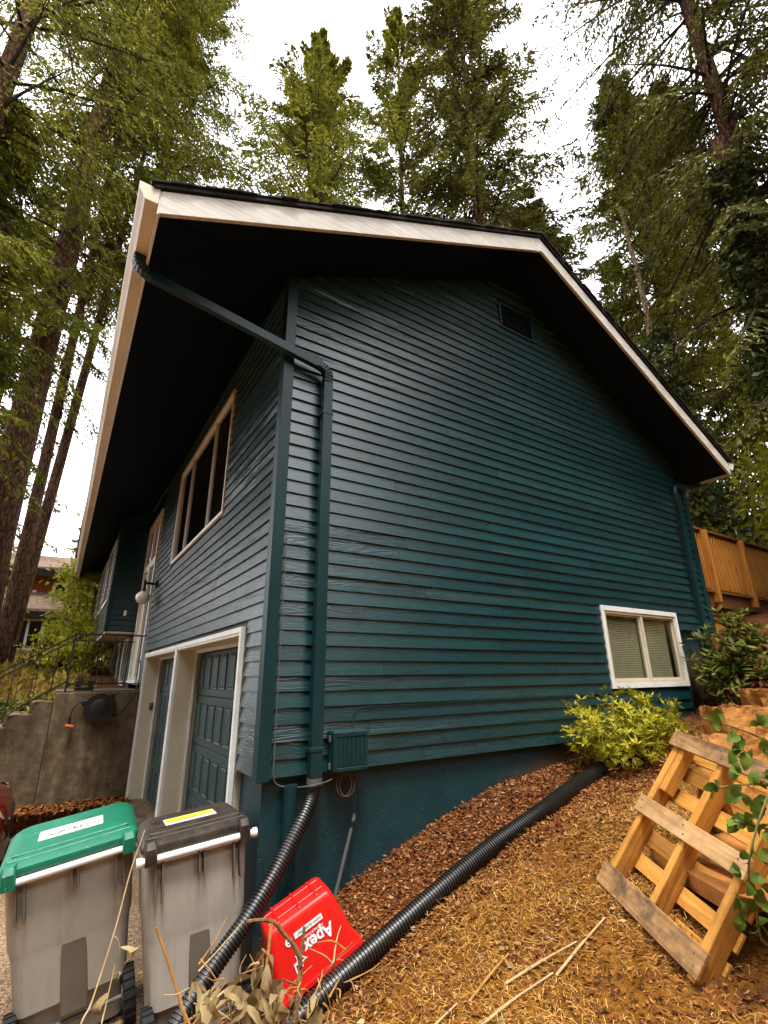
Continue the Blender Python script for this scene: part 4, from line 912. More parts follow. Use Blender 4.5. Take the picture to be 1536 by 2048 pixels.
rp = thing('printed_packet', 'crumpled cream packet with red print seen through the pallet', 'packet', (2.02, -1.86, ground_z(2.02, -1.86)+.18), (.3, .5, .6))
m = MB(); m.loft([rrect(-.16, .16, -.05, .05, 0, .03, 3), rrect(-.17, .17, -.06, .06, .18, .04, 3), rrect(-.15, .15, -.02, .02, .36, .015, 3)]); m.build('pouch', 'paper', rp, True)
m = MB(); m.box(-.10, .08, -.066, -.060, .10, .22); m.build('red_print', 'red', rp)

# ------------------------------------------------------------------ vegetation generators
def conifer(name, label, base, H, cb, R, tr, seed, nb=130, ntw=18, nl=4, fs=1.0, droop=.35, tilt=.25, leaf='fir', lean=(0, 0), bark='bark', group='tall conifers around the house', hang=.5, tw=.36, prof=.8, gap=.0):
    nl = int(nl*1.2); rg = np.random.default_rng(seed); base = np.array(base, float); T = thing(name, label, 'tree', tuple(base), (0, 0, 0), group)
    lx, ly = lean
    def axis_at(z): 
        t = z/H; return np.stack([lx*t*H + .12*np.sin(3*t+seed), ly*t*H + .12*np.cos(2.3*t+seed), z*np.ones_like(t)], -1)
    zs = np.linspace(0, H, 18); m = MB(); m.tube([Vector(p) for p in axis_at(zs)], [max(.02, tr*(1-.93*(z/H)))*(1.25 if z == 0 else 1) for z in zs], 12); m.build('trunk', bark, T, True)
    u = np.sort(rg.random(nb)); z = cb+(H-cb)*(u**.9); t = (z-cb)/(H-cb)
    keep = rg.random(nb) > gap; z, t = z[keep], t[keep]; n = len(z)
    L = R*(np.clip(1-t, 0.03, 1)**prof)*rg.uniform(.5, 1.2, n)*np.where(t < .10, .75, 1); L = np.maximum(L, .25)
    az = rg.random(n)*2*np.pi; el = tilt*(0.0+1.6*t)-.22*(1-t)+rg.normal(0, .10, n)
    h = np.stack([np.cos(az), np.sin(az), 0*az], -1); B = axis_at(z)
    def pos(s):  # s (n,k)
        zz = L[:, None]*(np.sin(el)[:, None]*s - droop*s*s*(1-.6*t[:, None]) + .13*s**4)
        return B[:, None, :] + h[:, None, :]*(L*np.cos(el))[:, None, None]*s[..., None] + np.stack([0*zz, 0*zz, zz], -1)
    ss = np.linspace(0, 1, 6)[None, :].repeat(n, 0); PP = pos(ss); mbb = MB()
    for i in range(n): 
        if L[i] > .5: mbb.tube([Vector(p) for p in PP[i]], [max(.006, (.012+.010*L[i])*(1-.9*k)) for k in np.linspace(0, 1, 6)], 4, False)
    mbb.build('branches', 'twig', T, kind='stuff')
    s = np.linspace(.14, 1.0, ntw)[None, :]+rg.normal(0, .02, (n, ntw)); p0 = pos(s); tang = unit(pos(s+.03)-pos(s-.03))
    side = np.where((np.arange(ntw)[None, :]+rg.integers(0, 2, (n, 1))) % 2 == 0, -1, 1)[..., None]; lat = unit(np.cross(tang, np.array([0, 0, 1.0])))*side
    fan = np.minimum(1, .35+2.2*s)*(1-.80*s)
    tl = (.10+tw*L[:, None]*fan)*rg.uniform(.65, 1.2, (n, ntw)); td = unit(tang*.85+lat*rg.uniform(.7, 1.1, (n, ntw, 1))+np.array([0, 0, -hang])*rg.uniform(.15, .8, (n, ntw, 1)))
    q = (np.arange(nl)[None, None, :]+rg.uniform(.1, .9, (n, ntw, nl)))/nl; P = p0[:, :, None, :]+td[:, :, None, :]*(tl[..., None]*q)[..., None]+np.array([0, 0, -1.0])*(hang*.45*(tl[..., None]*q*q))[..., None]
    l2 = unit(np.cross(td, np.array([0, 0, 1.0])))[:, :, None, :]*np.where(np.arange(nl) % 2 == 0, -1, 1)[None, None, :, None]
    D = td[:, :, None, :]*.8+l2*rg.uniform(.2, .8, q.shape)[..., None]+rg.normal(0, .26, P.shape)+np.array([0, 0, -hang*.45])
    LL = fs*rg.uniform(.12, .26, q.shape); WW = fs*rg.uniform(.045, .085, q.shape)
    Q = rhombi(P.reshape(-1, 3), D.reshape(-1, 3), LL.reshape(-1), WW.reshape(-1), rg.normal(size=(P.size//3, 3))*.6+np.array([0, 0, 1.0]))
    quads_obj('crown', Q, leaf, T, 'stuff'); return T
def gz_far(x, y): return ground_z(x, y)
def cp_(az, d): a = math.radians(az); return (CAM_POS.x+d*math.sin(a), CAM_POS.y+d*math.cos(a))
def ctree(label, az, d, topel, cbel, R, tr, seed, **kw):
    x, y = cp_(az, d); z = gz_far(x, y); H = CAM_POS.z+d*math.tan(math.radians(topel))-z; cb = max(1.0, CAM_POS.z+d*math.tan(math.radians(cbel))-z)
    return conifer('conifer_tree', label, (x, y, z-.2), H, cb, R, tr, seed, **kw)
# behind the roof
ctree('pointed full spruce rising above the garage side roof slope', 22.0, 25, 62.5, 30, 10.5, .42, 21, nb=270, ntw=34, nl=8, fs=1.45, tw=.24, droop=.34, prof=.80, hang=.45, tilt=.32)
ctree('thin sparse fir with bare lower limbs behind the roof', 36.4, 21, 64.2, 30, 5.4, .30, 22, nb=150, ntw=30, nl=7, fs=1.3, tw=.24, droop=.30, prof=.50, gap=.12, tilt=.3, hang=.5)
ctree('dense dark columnar spruce standing behind the roof ridge', 47.6, 18.5, 67.5, 28, 5.4, .42, 33, nb=290, ntw=34, nl=8, fs=1.2, tw=.25, droop=.42, leaf='firdark', prof=.42, hang=.55, gap=.05)
ctree('small dark hemlock crown low behind the roof ridge', 55.0, 21, 50, 22, 4.4, .22, 24, nb=150, ntw=26, nl=7, fs=1.2, tw=.26, droop=.5, leaf='firdark', prof=.6)
# right side
ctree('huge hemlock with long hanging boughs near the ivy clad trunk', 78.5, 12.5, 74, 24, 4.6, .27, 45, nb=400, ntw=36, nl=8, fs=.82, tw=.28, droop=.62, leaf='firdark', prof=.35, hang=.9, gap=.05)
ctree('broad olive spruce behind the pale dead trunk', 68.0, 18, 54, 8, 4.2, .30, 26, nb=300, ntw=30, nl=8, fs=.95, droop=.5, leaf='fir', prof=.5, hang=.75)
ctree('shaded spruce beyond the wooden deck', 73.0, 23, 52, 5, 4.6, .32, 27, nb=260, ntw=28, nl=7, fs=1.1, droop=.5, leaf='firdark', prof=.5, hang=.7)
ctree('tall conifer towering over the pallet side of the yard', 88, 15, 74, 36, 5.0, .36, 28, nb=240, ntw=30, nl=7, fs=.85, droop=.6, leaf='firdark', prof=.45, hang=.85)
ctree('low hemlock crowding the slope behind the deck', 64.0, 26, 42, 8, 3.8, .26, 29, nb=200, ntw=24, nl=6, fs=1.2, droop=.5, leaf='firdark', prof=.6, hang=.7)
# left side
ctree('massive fir with thick reddish trunk beyond the concrete steps', -6.9, 17, 74, 27, 4.5, .46, 41, nb=330, ntw=38, nl=9, fs=.85, droop=.42, prof=.32, hang=.6)
ctree('tall fir with crown spreading over the eave', 0.8, 21, 66, 38, 5.2, .40, 42, nb=290, ntw=36, nl=8, fs=1.0, droop=.42, prof=.45, hang=.6)
ctree('dark fir leaning over the street side', -17.0, 12.5, 74, 32, 4.2, .34, 43, nb=250, ntw=34, nl=9, fs=.68, droop=.45, prof=.4, hang=.65)
ctree('fir with low drooping boughs beside the driveway', -14.5, 14, 48, 18, 2.6, .22, 44, nb=150, ntw=28, nl=8, fs=.75, droop=.5, prof=.7, hang=.6)
ctree('slim fir with bare trunk, nearer of the close pair uphill', -5.0, 18.2, 64, 38, 2.2, .20, 51, nb=80, ntw=22, nl=6, fs=1.0, droop=.5, prof=.5, hang=.6, lean=(-.004, 0.0))
ctree('slim fir with bare trunk, farther of the close pair uphill', -4.65, 18.9, 64, 38, 2.2, .19, 52, nb=80, ntw=22, nl=6, fs=1.0, droop=.5, prof=.5, hang=.6, lean=(.045, 0))
ctree('young pale spruce far uphill past the eave', 0.6, 34, 17.5, 3, 2.2, .14, 53, nb=90, ntw=16, nl=5, fs=1.1, droop=.3, prof=.9, tilt=.1, hang=.3)
ctree('shaded wood fir deep behind the bare trunks', -9.5, 32, 44, 10, 4.2, .36, 54, nb=180, ntw=22, nl=6, fs=1.5, droop=.45, leaf='firdark', prof=.5)

# unseen conifer ring, added and sized to shape sheen and shade on the walls
def wood(spots, seed):
    rg = np.random.default_rng(seed); Q = []
    for az_, d_, el_, R_w in spots:
        x, y = cp_(az_, d_); H = 1.8+d_*math.tan(math.radians(el_)); n = 1500; t = rg.random(n)**1.1; rad = R_w*(1-t)**.7*np.sqrt(rg.random(n)); a = rg.random(n)*2*np.pi
        P = np.stack([x+rad*np.cos(a), y+rad*np.sin(a), .3+t*H], -1); D = np.stack([np.cos(a), np.sin(a), -.5+0*a], -1)+rg.normal(0, .4, P.shape)
        Q.append(rhombi(P, D, rg.uniform(.7, 1.5, n), rg.uniform(.4, .8, n), rg.normal(size=P.shape)+np.array([0, 0, .6])))
        z = np.array([0, .33, .66, 1.0])*H*.9
        for k in range(3):
            for b in range(4):
                a0, a1 = b*math.pi/2, (b+1)*math.pi/2; r0, r1 = .4*(1-k/3), .4*(1-(k+1)/3)
                Q.append(np.array([[[x+r0*math.cos(a0), y+r0*math.sin(a0), z[k]], [x+r0*math.cos(a1), y+r0*math.sin(a1), z[k]], [x+r1*math.cos(a1), y+r1*math.sin(a1), z[k+1]], [x+r1*math.cos(a0), y+r1*math.sin(a0), z[k+1]]]]))
    return quads_obj('wood', np.concatenate(Q), 'firdark', None, 'stuff')
WS = []
_r = random.Random(4)
for az_ in range(98, 300, 6):
    el_ = 25 if 134 <= az_ <= 164 else (52 if az_ < 134 else (44 if az_ < 215 else 45))  # tree line kept low where the gable should mirror sky, tall elsewhere
    WS.append((az_+_r.uniform(-2, 2), _r.uniform(13, 19) if az_ < 215 else _r.uniform(20, 26), el_+_r.uniform(-4, 5), _r.uniform(2.6, 3.6)))
wd = wood(WS, 8); wd['label'] = 'unseen dark conifers added around the lot to shape light on the walls'; wd['category'] = 'wood'

# dead snag and ivy trunk at the right
x, y = cp_(66.4, 13.5); z = gz_far(x, y)
sn = thing('dead_snag', 'bare pale dead trunk standing before the olive spruce', 'tree', (x, y, z-.2))
m = MB(); m.tube([(.04*math.sin(i), .03*math.cos(i*1.3), i*1.26) for i in range(11)], [.13*(1-.062*i) for i in range(11)], 10); m.build('trunk', 'barkpale', sn, True)
for i, (zz, a, l) in enumerate(((6.2, 2.6, .9), (7.3, .3, .8), (8.4, 3.3, 1.1), (9.2, 5.6, .7), (5.2, .2, .6), (10.2, 2.9, .5), (11.0, 4.5, .5))):
    m = MB(); m.tube(bez([(0, 0, zz), (l*.5*math.cos(a), l*.5*math.sin(a), zz+.12), (l*math.cos(a), l*math.sin(a), zz-.05)], 8), [.022]*3+[.015]*3+[.007]*3, 5); m.build('dead_branch', 'twig', sn)
def leaf_cloud(P, D, L, Wd, rg): return rhombi(P, D, L, Wd, rg.normal(size=P.shape)+np.array([0, 0, .8]))
x, y = cp_(77.2, 11.0); z = gz_far(x, y); rg = np.random.default_rng(5)
iv = thing('ivy_clad_tree', 'thick trunk wrapped in dark ivy beside the deck', 'tree', (x, y, z-.2))
m = MB(); m.tube([(0.02*i, 0, i*1.1) for i in range(11)], [.30-.015*i for i in range(11)], 12); m.build('trunk', 'bark', iv, True)
n = 9000; zz = rg.uniform(.3, 10.0, n); aa = rg.uniform(0, 2*np.pi, n); rad = (.30+.30*rg.random(n)**1.5)*(1.15-.05*zz)*(1+.25*np.sin(zz*2.2+aa*2))
P = np.stack([rad*np.cos(aa)+.018*zz, rad*np.sin(aa), zz], -1); D = np.stack([np.cos(aa)*.7, np.sin(aa)*.7, -.6+0*aa], -1)+rg.normal(0, .45, P.shape)
quads_obj('ivy', leaf_cloud(P, D, rg.uniform(.09, .17, n), rg.uniform(.07, .13, n), rg), 'ivy', iv, 'stuff')
x, y = cp_(66.9, 12.2); z = gz_far(x, y); n = 1800
iv2 = thing('ivy_shrub', 'clump of dark ivy at the foot of the pale dead trunk', 'shrub', (x, y, z))
m = MB(); m.tube([(0, 0, 0), (.05, 0, 3.5), (0, .05, 6.6)], [.08, .06, .03], 6); m.build('stem', 'twig', iv2)
zz = rg.uniform(2.0, 7.0, n); aa = rg.uniform(0, 2*np.pi, n); rad = rg.random(n)**.6*(.65-.05*(zz-2)); P = np.stack([rad*np.cos(aa), rad*np.sin(aa), zz], -1)
quads_obj('leaves', leaf_cloud(P, rg.normal(0, 1, P.shape), rg.uniform(.10, .18, n), rg.uniform(.08, .13, n), rg), 'ivy', iv2, 'stuff')

def bush(name, label, base, rx, ry, rz, n, leaf, seed, ls=(.06, .11), aspect=.5, whorl=0, cat='shrub', stems=9, zlift=.25, tiers=0, group=None):
    rg = np.random.default_rng(seed); T = thing(name, label, cat, base, (0, 0, 0), group)
    k = max(6, int(n/90)); cen = unit(rg.normal(size=(k, 3)))*(rg.random((k, 1))**.35)*np.array([rx, ry, rz]); cen[:, 2] = np.abs(cen[:, 2])*.92+zlift*rz*.5
    if tiers: cen[:, 2] = np.round(cen[:, 2]/tiers)*tiers+rg.normal(0, .03, k)
    m = MB()
    for i in range(stems):
        c = cen[rg.integers(k)]; m.tube(bez([(rg.normal()*.04, rg.normal()*.04, -.05), tuple(c*np.array([.45, .45, .55])), tuple(c)], 10), [max(.004, .018*max(rx, .5)*(1-.09*j)) for j in range(11)], 5)
    m.build('stems', 'twig', T, kind='stuff')
    if whorl:
        nw = n//whorl; ci = rg.integers(k, size=nw); wp = cen[ci]+rg.normal(0, 1, (nw, 3))*np.array([rx, ry, rz])*.16
        ax = unit(wp*np.array([1, 1, .6])+np.array([0, 0, .7*rz])+rg.normal(0, .25, (nw, 3))); ph = rg.random((nw, whorl))*2*np.pi
        e1 = unit(np.cross(ax, rg.normal(size=ax.shape))); e2 = np.cross(ax, e1)
        D = e1[:, None]*np.cos(ph)[..., None]+e2[:, None]*np.sin(ph)[..., None]+ax[:, None]*rg.uniform(.15, .8, (nw, whorl, 1))
        P = wp[:, None]+0*D; side = np.cross(D, ax[:, None]+0*D); side = np.cross(D, side)
        L = rg.uniform(*ls, (nw, whorl)); Q = rhombi(P.reshape(-1, 3), D.reshape(-1, 3), L.reshape(-1), L.reshape(-1)*aspect, side.reshape(-1, 3))
    else:
        ci = rg.integers(k, size=n); sp_ = np.array([rx, ry, rz*(.05/rz if tiers else 1)])*(.22 if not tiers else 1); sp_ = sp_ if not tiers else np.array([rx*.25, ry*.25, .06])
        P = cen[ci]+rg.normal(0, 1, (n, 3))*sp_; P[:, 2] = np.maximum(P[:, 2], .02)
        D = rg.normal(0, 1, (n, 3))+np.array([0, 0, -.2]); L = rg.uniform(*ls, n); Q = leaf_cloud(P, D, L, L*aspect, rg)
    quads_obj('leaves', Q, leaf, T, 'stuff'); return T
bush('lime_shrub', 'lime green whorl leaved shrub under the basement window', (3.28, -.52, ground_z(3.28, -.52)+.02), .56, .36, .58, 4600, 'shrub', 61, (.045, .085), .27, 8, stems=20)
bush('lime_shrub', 'thinner dusky end of shrub by the basement window sill', (4.05, -.40, ground_z(4.05, -.40)), .50, .28, .42, 2600, 'shrub', 62, (.045, .08), .27, 8, stems=14)
bush('rhododendron', 'dark rhododendron with rusty old leaves on the bank below the deck', (5.95, -.62, ground_z(5.95, -.62)-.1), .62, .50, 1.05, 4200, 'rhodo', 63, (.09, .16), .32, 6, stems=14)
bush('rusty_bush', 'rust brown half dead bush at the foot of rhododendron', (5.75, -1.0, ground_z(5.75, -1.0)-.05), .62, .45, .50, 2600, 'rust', 64, (.05, .10), .5, stems=16)
bush('laurel_bush', 'bright round leaved bush showing over the deck rail', (10.6, 1.9, ground_z(10.6, 1.9)), 1.0, .9, 2.6, 3600, 'shrub', 65, (.10, .18), .65, stems=10)
bush('understory_tree', 'yellow green leafy tree next to the ivy wrapped trunk', (12.2, -.25, ground_z(12.2, -.25)), 1.2, 1.3, 5.2, 5200, 'maple', 66, (.12, .22), .6, stems=12, cat='tree')
bush('laurel_bush', 'black green laurel mass in shade behind the deck', (13.0, 2.2, ground_z(13, 2.2)), 1.7, 1.2, 3.2, 4200, 'ivy', 67, (.12, .2), .55, stems=10)
bush('japanese_maple', 'layered yellow green maple in front of the red house', (-.95, 14.6, ground_z(-.95, 14.6)), .85, 1.0, 3.3, 5200, 'maple', 68, (.10, .19), .45, cat='tree', stems=16, tiers=.30)
bush('japanese_maple', 'spreading maple beneath the cantilevered wing', (-.95, 12.0, ground_z(-.95, 12.0)), .65, .8, 1.5, 2600, 'maple', 69, (.08, .15), .45, cat='tree', stems=12, tiers=.28)
bush('vine_maple', 'pale leafy maple behind the eave end', (0.2, 24.5, ground_z(.2, 24.5)), 2.6, 1.8, 7.6, 5200, 'maple', 70, (.22, .40), .55, cat='tree', stems=12)
bush('vine_maple', 'yellow leafy maple beside the bare fir trunks', (-5.2, 21.5, ground_z(-5.2, 21.5)), 1.6, 1.6, 5.6, 4000, 'maple', 71, (.18, .34), .55, cat='tree', stems=12)
bush('low_shrub', 'small dark green shrub behind the landing corner', (-1.75, 7.7, ground_z(-1.75, 7.7)), .45, .4, .36, 1500, 'rhodo', 72, (.05, .10), .5, stems=8)
bush('low_shrub', 'dark shrub under the layered maple', (-1.35, 13.6, ground_z(-1.35, 13.6)), .8, .7, .8, 1800, 'rust', 73, (.08, .15), .5, stems=8)

# ------------------------------------------------------------------ neighbour house uphill
nb = thing('neighbour_house', 'red cedar house with brown roofs and white windows uphill', 'house', (0, 0, 0))
m = MB(); m.box(-9.0, -1.15, 24.0, 30.0, 2.0, 4.62); m.build('lower_wall', 'redwood', nb)
m = MB(); m.box(-9.0, 1.8, 25.4, 31.0, 4.7, 7.1); m.build('upper_wall', 'redwood', nb)
m = MB(); m.add([(-9.4, 23.4, 4.62), (-.7, 23.4, 4.72), (-.7, 25.4, 5.75), (-9.4, 25.4, 5.65), (-9.4, 23.4, 4.74), (-.7, 23.4, 4.84), (-.7, 25.4, 5.87), (-9.4, 25.4, 5.77)], [(0, 1, 2, 3), (4, 7, 6, 5), (0, 4, 5, 1), (1, 5, 6, 2), (2, 6, 7, 3), (3, 7, 4, 0)]); m.build('lower_roof', 'nroof', nb)
m = MB(); m.add([(-9.6, 24.6, 6.55), (2.4, 24.6, 7.0), (2.4, 28.0, 8.1), (-9.6, 28.0, 7.9), (-9.6, 24.6, 6.68), (2.4, 24.6, 7.13), (2.4, 28.0, 8.25), (-9.6, 28.0, 8.05)], [(0, 1, 2, 3), (4, 7, 6, 5), (0, 4, 5, 1), (1, 5, 6, 2), (2, 6, 7, 3), (3, 7, 4, 0)]); m.build('upper_roof', 'nroof', nb)
m = MB(); m.box(-9.4, -.7, 23.36, 23.4, 4.40, 4.70); m.box(-9.6, 2.4, 24.56, 24.6, 6.50, 6.85); m.build('eave_fascia', 'dark', nb)
def nwin(x0, x1, z0, z1, y, muls):
    w = bpy.data.objects.new('window', None); COL.objects.link(w); w.parent = nb
    m = MB(); f = .10; m.box(x0, x1, y-.08, y-.002, z0, z0+f); m.box(x0, x1, y-.08, y-.002, z1-f, z1); m.box(x0, x0+f, y-.08, y-.002, z0+f, z1-f); m.box(x1-f, x1, y-.08, y-.002, z0+f, z1-f)
    for t in muls: m.box(t-.05, t+.05, y-.075, y-.002, z0+f, z1-f)
    m.build('frame', 'white', w); m = MB(); m.box(x0+f, x1-f, y-.03, y-.004, z0+f, z1-f); m.build('pane', 'glassdark', w)
t = NT('far_window_glass'); M['glassdark'] = t.set((.012, .014, .016), .05, .7)
nwin(-3.55, -1.55, 3.02, 4.42, 24.0, [-2.75, -2.2]); nwin(-2.15, -1.05, 5.35, 6.35, 25.4, [-1.6]); nwin(-6.2, -4.2, 3.1, 4.35, 24.0, [-5.2]); nwin(-5.6, -4.3, 5.4, 6.3, 25.4, [-4.95])
m = MB(); m.box(-2.95, -2.80, 25.3, 25.395, 5.75, 5.9); m.build('wall_light', 'white', nb)

# ------------------------------------------------------------------ timber deck at the right rear
dk = thing('timber_deck', 'amber stained timber deck with picket railing on the bank behind the house', 'deck', (7.2, .55, 2.6))
def dbx(name, mat, x0, x1, y0, y1, z0, z1, bev=.004, par=None): return MB().box(x0, x1, y0, y1, z0, z1).build(name, mat, par or dk, False, bev)
dbx('cap_rail', 'deckx', .2, 8.0, -.10, .06, 1.66, 1.70); dbx('top_rail', 'deckx', .2, 8.0, -.03, .02, 1.56, 1.655); dbx('bottom_rail', 'deckx', .2, 8.0, -.03, .02, .66, .74)
for i in range(66):
    x = .3+i*.115; dbx('picket', 'deckz', x, x+.042, -.070, -.031, .60, 1.60)
for i in range(6):
    x = .95+i*1.45; dbx('post', 'deckz', x, x+.10, -.16, -.057, .36, 1.655)
for i in range(5):
    dbx('deck_board', 'deckx', .1, 8.2, -.12+i*.16, .02+i*.16, .52, .56)
dbx('rim_joist', 'deckx', .1, 8.2, -.055, -.012, .28, .515); dbx('beam', 'deckx', .1, 8.2, -.02, .03, .14, .19); dbx('beam', 'deckx', .1, 8.2, -.03, .02, .06, .10)
for i in range(48):
    x = .2+i*.165; dbx('lattice_slat', 'deckz', x, x+.06, .0, .012, -.5, .13)
dbx('ledger', 'deckz', .1, 8.2, -.055, -.02, -.16, -.02)
for i in range(8):
    x = .4+i*1.05; dbx('support_post', 'deckx', x, x+.09, .04, .13, -.9, .5)
pl = thing('post_light', 'small dish shaped garden light on the deck rail corner', 'light', (7.62, .52, 4.30))
m = MB(); m.tube([(0, 0, 0), (0, 0, .05), (0, 0, .055), (0, 0, .09), (0, 0, .13)], [.03, .03, .13, .10, .02], 18); m.build('shade', 'yellowcream', pl, True)

# ------------------------------------------------------------------ parked car nose at the left
car = thing('parked_car', 'dark red car parked nose towards the far garage door', 'car', (-1.47, 4.72, drive(-2.2)))
m = MB(); secs = []
for x, hw, z0, z1 in ((0.0, .60, .30, .62), (-.06, .74, .22, .74), (-.22, .84, .20, .84), (-.6, .88, .20, .93), (-1.25, .89, .20, 1.0), (-3.2, .89, .20, 1.0), (-4.0, .86, .24, .98), (-4.25, .70, .34, .86)):
    secs.append([(x, p[0], p[1]) for p in ((-hw*.94, z0), (hw*.94, z0), (hw, z0+.15), (hw*.99, z1-.16), (hw*.90, z1-.03), (hw*.55, z1), (-hw*.55, z1), (-hw*.90, z1-.03), (-hw*.99, z1-.16), (-hw, z0+.15))])
m.loft(secs); m.build('body', 'carred', car, True)
m = MB(); m.loft([[(x, p[0], p[1]) for p in ((-w, z0), (w, z0), (w*.8, z1), (-w*.8, z1))] for x, w, z0, z1 in ((-1.15, .78, .96, 1.0), (-1.95, .78, .98, 1.45), (-3.1, .78, .98, 1.48), (-3.9, .72, .96, 1.02))]); m.build('cabin', 'glassdark', car, True)
for sy in (-1, 1):
    m = MB(); m.loft([[(x, sy*(w+d), z) for x, w, z in ((-.03, .66, .62), (-.30, .855, .64), (-.33, .85, .80), (-.12, .74, .79))] for d in (-.02, .022)]); hl = m.build('headlight', 'chrome', car, True)
    m = MB(); m.sphere((-.15, sy*.775, .71), .05, 14, 8); m.build('lamp', 'black', hl, True)
    for xw in (-.86, -3.4):
        m = MB(); m.tube([(xw, sy*.70, .32), (xw, sy*.72, .32), (xw, sy*.88, .32), (xw, sy*.90, .32)], [.26, .32, .32, .27], 28); wl = m.build('wheel', 'rubber', car, True)
        m = MB(); m.tube([(xw, sy*.885, .32), (xw, sy*.905, .32)], [.20, .17], 20); m.build('rim', 'grey', wl, True)
m = MB(); m.loft([[(x, p[0], p[1]) for p in ((-hw, .19), (hw, .19), (hw, .40), (-hw, .40))] for x, hw in ((.025, .52), (-.045, .755), (-.24, .865))]); m.build('bumper', 'black', car, True)
m = MB(); m.box(-.02, .022, -.45, .45, .44, .58); m.build('grille', 'black', car, False, .01)

# ------------------------------------------------------------------ ground covers, litter
def scatter(n, xr, yr, rg, cond=None):
    x = rg.uniform(*xr, n*2); y = rg.uniform(*yr, n*2)
    if cond is not None: k = cond(x, y); x, y = x[k], y[k]
    x, y = x[:n], y[:n]; return np.stack([x, y, np.array([ground_z(a, b) for a, b in zip(x, y)])], -1)
rg = np.random.default_rng(99)
# dry grass: curved strands, two quads each
def strands(P, rg, L, Wd, flat):
    n = len(P); a = rg.random(n)*2*np.pi; h = np.stack([np.cos(a), np.sin(a), 0*a], -1); side = np.stack([-np.sin(a), np.cos(a), 0*a], -1)*Wd[:, None]/2
    up_ = np.array([0, 0, 1.0]); e = rg.uniform(*flat, n)[:, None]; p1 = P+(h*.5+up_*e*.75)*L[:, None]; bend = rg.normal(0, .25, (n, 1))
    p2 = P+(h*(.85)+side/np.maximum(Wd[:, None], 1e-6)*bend+up_*e*.7*rg.uniform(.2, 1.0, (n, 1)))*L[:, None]
    q1 = np.stack([P-side, P+side, p1+side*.8, p1-side*.8], -2); q2 = np.stack([p1-side*.8, p1+side*.8, p2+side*.15, p2-side*.15], -2)
    return np.concatenate([q1, q2], 0)
P = np.concatenate([scatter(52000, (-.7, 2.6), (-2.6, -.84), rg), scatter(20000, (.6, 3.6), (-3.2, -.75), rg)]); n = len(P); P[:, 2] -= .004
_f = lambda x, y: np.sin(x*3.1+1.3*np.sin(y*2.3))+np.sin(y*4.3+x*1.7)+.8*np.sin(x*9.1-y*7.7)+.5*np.sin(x*17+y*13)
_k = (_f(P[:, 0], P[:, 1])+rg.normal(0, .9, n)) > -1.1; P = P[_k]; n = len(P)
g = quads_obj('dry_grass', strands(P, rg, rg.uniform(.02, .05, n)+.10*rg.random(n)**3, rg.uniform(.0013, .0036, n), (.03, .40)), 'straw', None, 'stuff'); g['label'] = 'matted straw coloured dry grass on the sloping lawn'; g['category'] = 'grass'
def chips(P, rg, s0, s1, asp=.45, lift=.5):
    n = len(P); D = rg.normal(0, 1, (n, 3)); D[:, 2] *= .35; L = rg.uniform(s0, s1, n); Q = rhombi(P+np.array([0, 0, .006]), D, L, L*asp, np.array([0, 0, 1.0])+rg.normal(0, .5, (n, 3))); return Q
P = np.concatenate([scatter(30000, (-.1, 4.5), (-1.0, -.02), rg, lambda x, y: (x > .1) | (y < -.55)), scatter(9000, (3.2, 8.6), (-2.6, .0), rg), scatter(16000, (-.6, 2.6), (-2.7, -.8), rg)])
g = quads_obj('bark_mulch', chips(P, rg, .012, .042), 'mulch', None, 'stuff'); g['label'] = 'reddish brown bark mulch along the foundation and bank'; g['category'] = 'mulch'
P = scatter(2600, (-2.6, -.01), (5.64, 5.99), rg); P[:, 2] = np.maximum(P[:, 2], .02)
g = quads_obj('bark_chips', chips(P, rg, .03, .09), 'redbark', None, 'stuff'); g['label'] = 'orange bark chips at the foot of retaining wall'; g['category'] = 'mulch'
P = np.concatenate([scatter(9000, (-7, -.6), (8.2, 24), rg), scatter(1500, (-2.6, -1.3), (6.6, 9), rg)])
D = rg.normal(0, 1, P.shape)+np.array([0, 0, .6]); L = rg.uniform(.10, .26, len(P))
g = quads_obj('hillside_cover', rhombi(P, D, L, L*.5), 'cover', None, 'stuff'); g['label'] = 'yellowing ground cover on the hillside above the steps'; g['category'] = 'ground cover'
P = np.concatenate([scatter(420, (-.5, 2.8), (-2.7, -.1), rg, lambda x, y: (x > .15) | (y < -.6)), scatter(160, (3.0, 6.5), (-2.4, -.2), rg)]); P[:, 2] += .008
D = rg.normal(0, 1, P.shape); D[:, 2] *= .25; L = rg.uniform(.018, .055, len(P))
g = quads_obj('leaf_litter', rhombi(P, D, L, L*.55, np.array([0, 0, 1.0])+rg.normal(0, .35, P.shape)), 'dryleaf', None, 'stuff'); g['label'] = 'curled fallen leaves littering the mulch and dry lawn'; g['category'] = 'leaf litter'
# stones in the mulch
pts = []
for i in range(40):
    if i < 26: x = rnd.uniform(1.5, 2.9); y = -.05-abs(rnd.gauss(0, .13))
    else: x = rnd.uniform(.3, 2.8); y = rnd.uniform(-2.4, -.1)
    r = rnd.uniform(.007, .020); m = MB(); m.sphere((0, 0, 0), r, 7, 5, .65)
    m.v = [(a*rnd.uniform(.8, 1.25), b*rnd.uniform(.8, 1.25), c*rnd.uniform(.8, 1.2)) for a, b, c in m.v]; o = m.build('stone', 'stone', None, False)
    o.location = (x, y, ground_z(x, y)+r*.35); o.rotation_euler = (0, 0, rnd.uniform(0, 6))
    tag(o, 'small pale stone among the mulch by the foundation' if i < 26 else 'small pale stone scattered on the lawn and mulch', 'stone', 'stones along the foundation' if i < 26 else 'stones scattered on the slope')

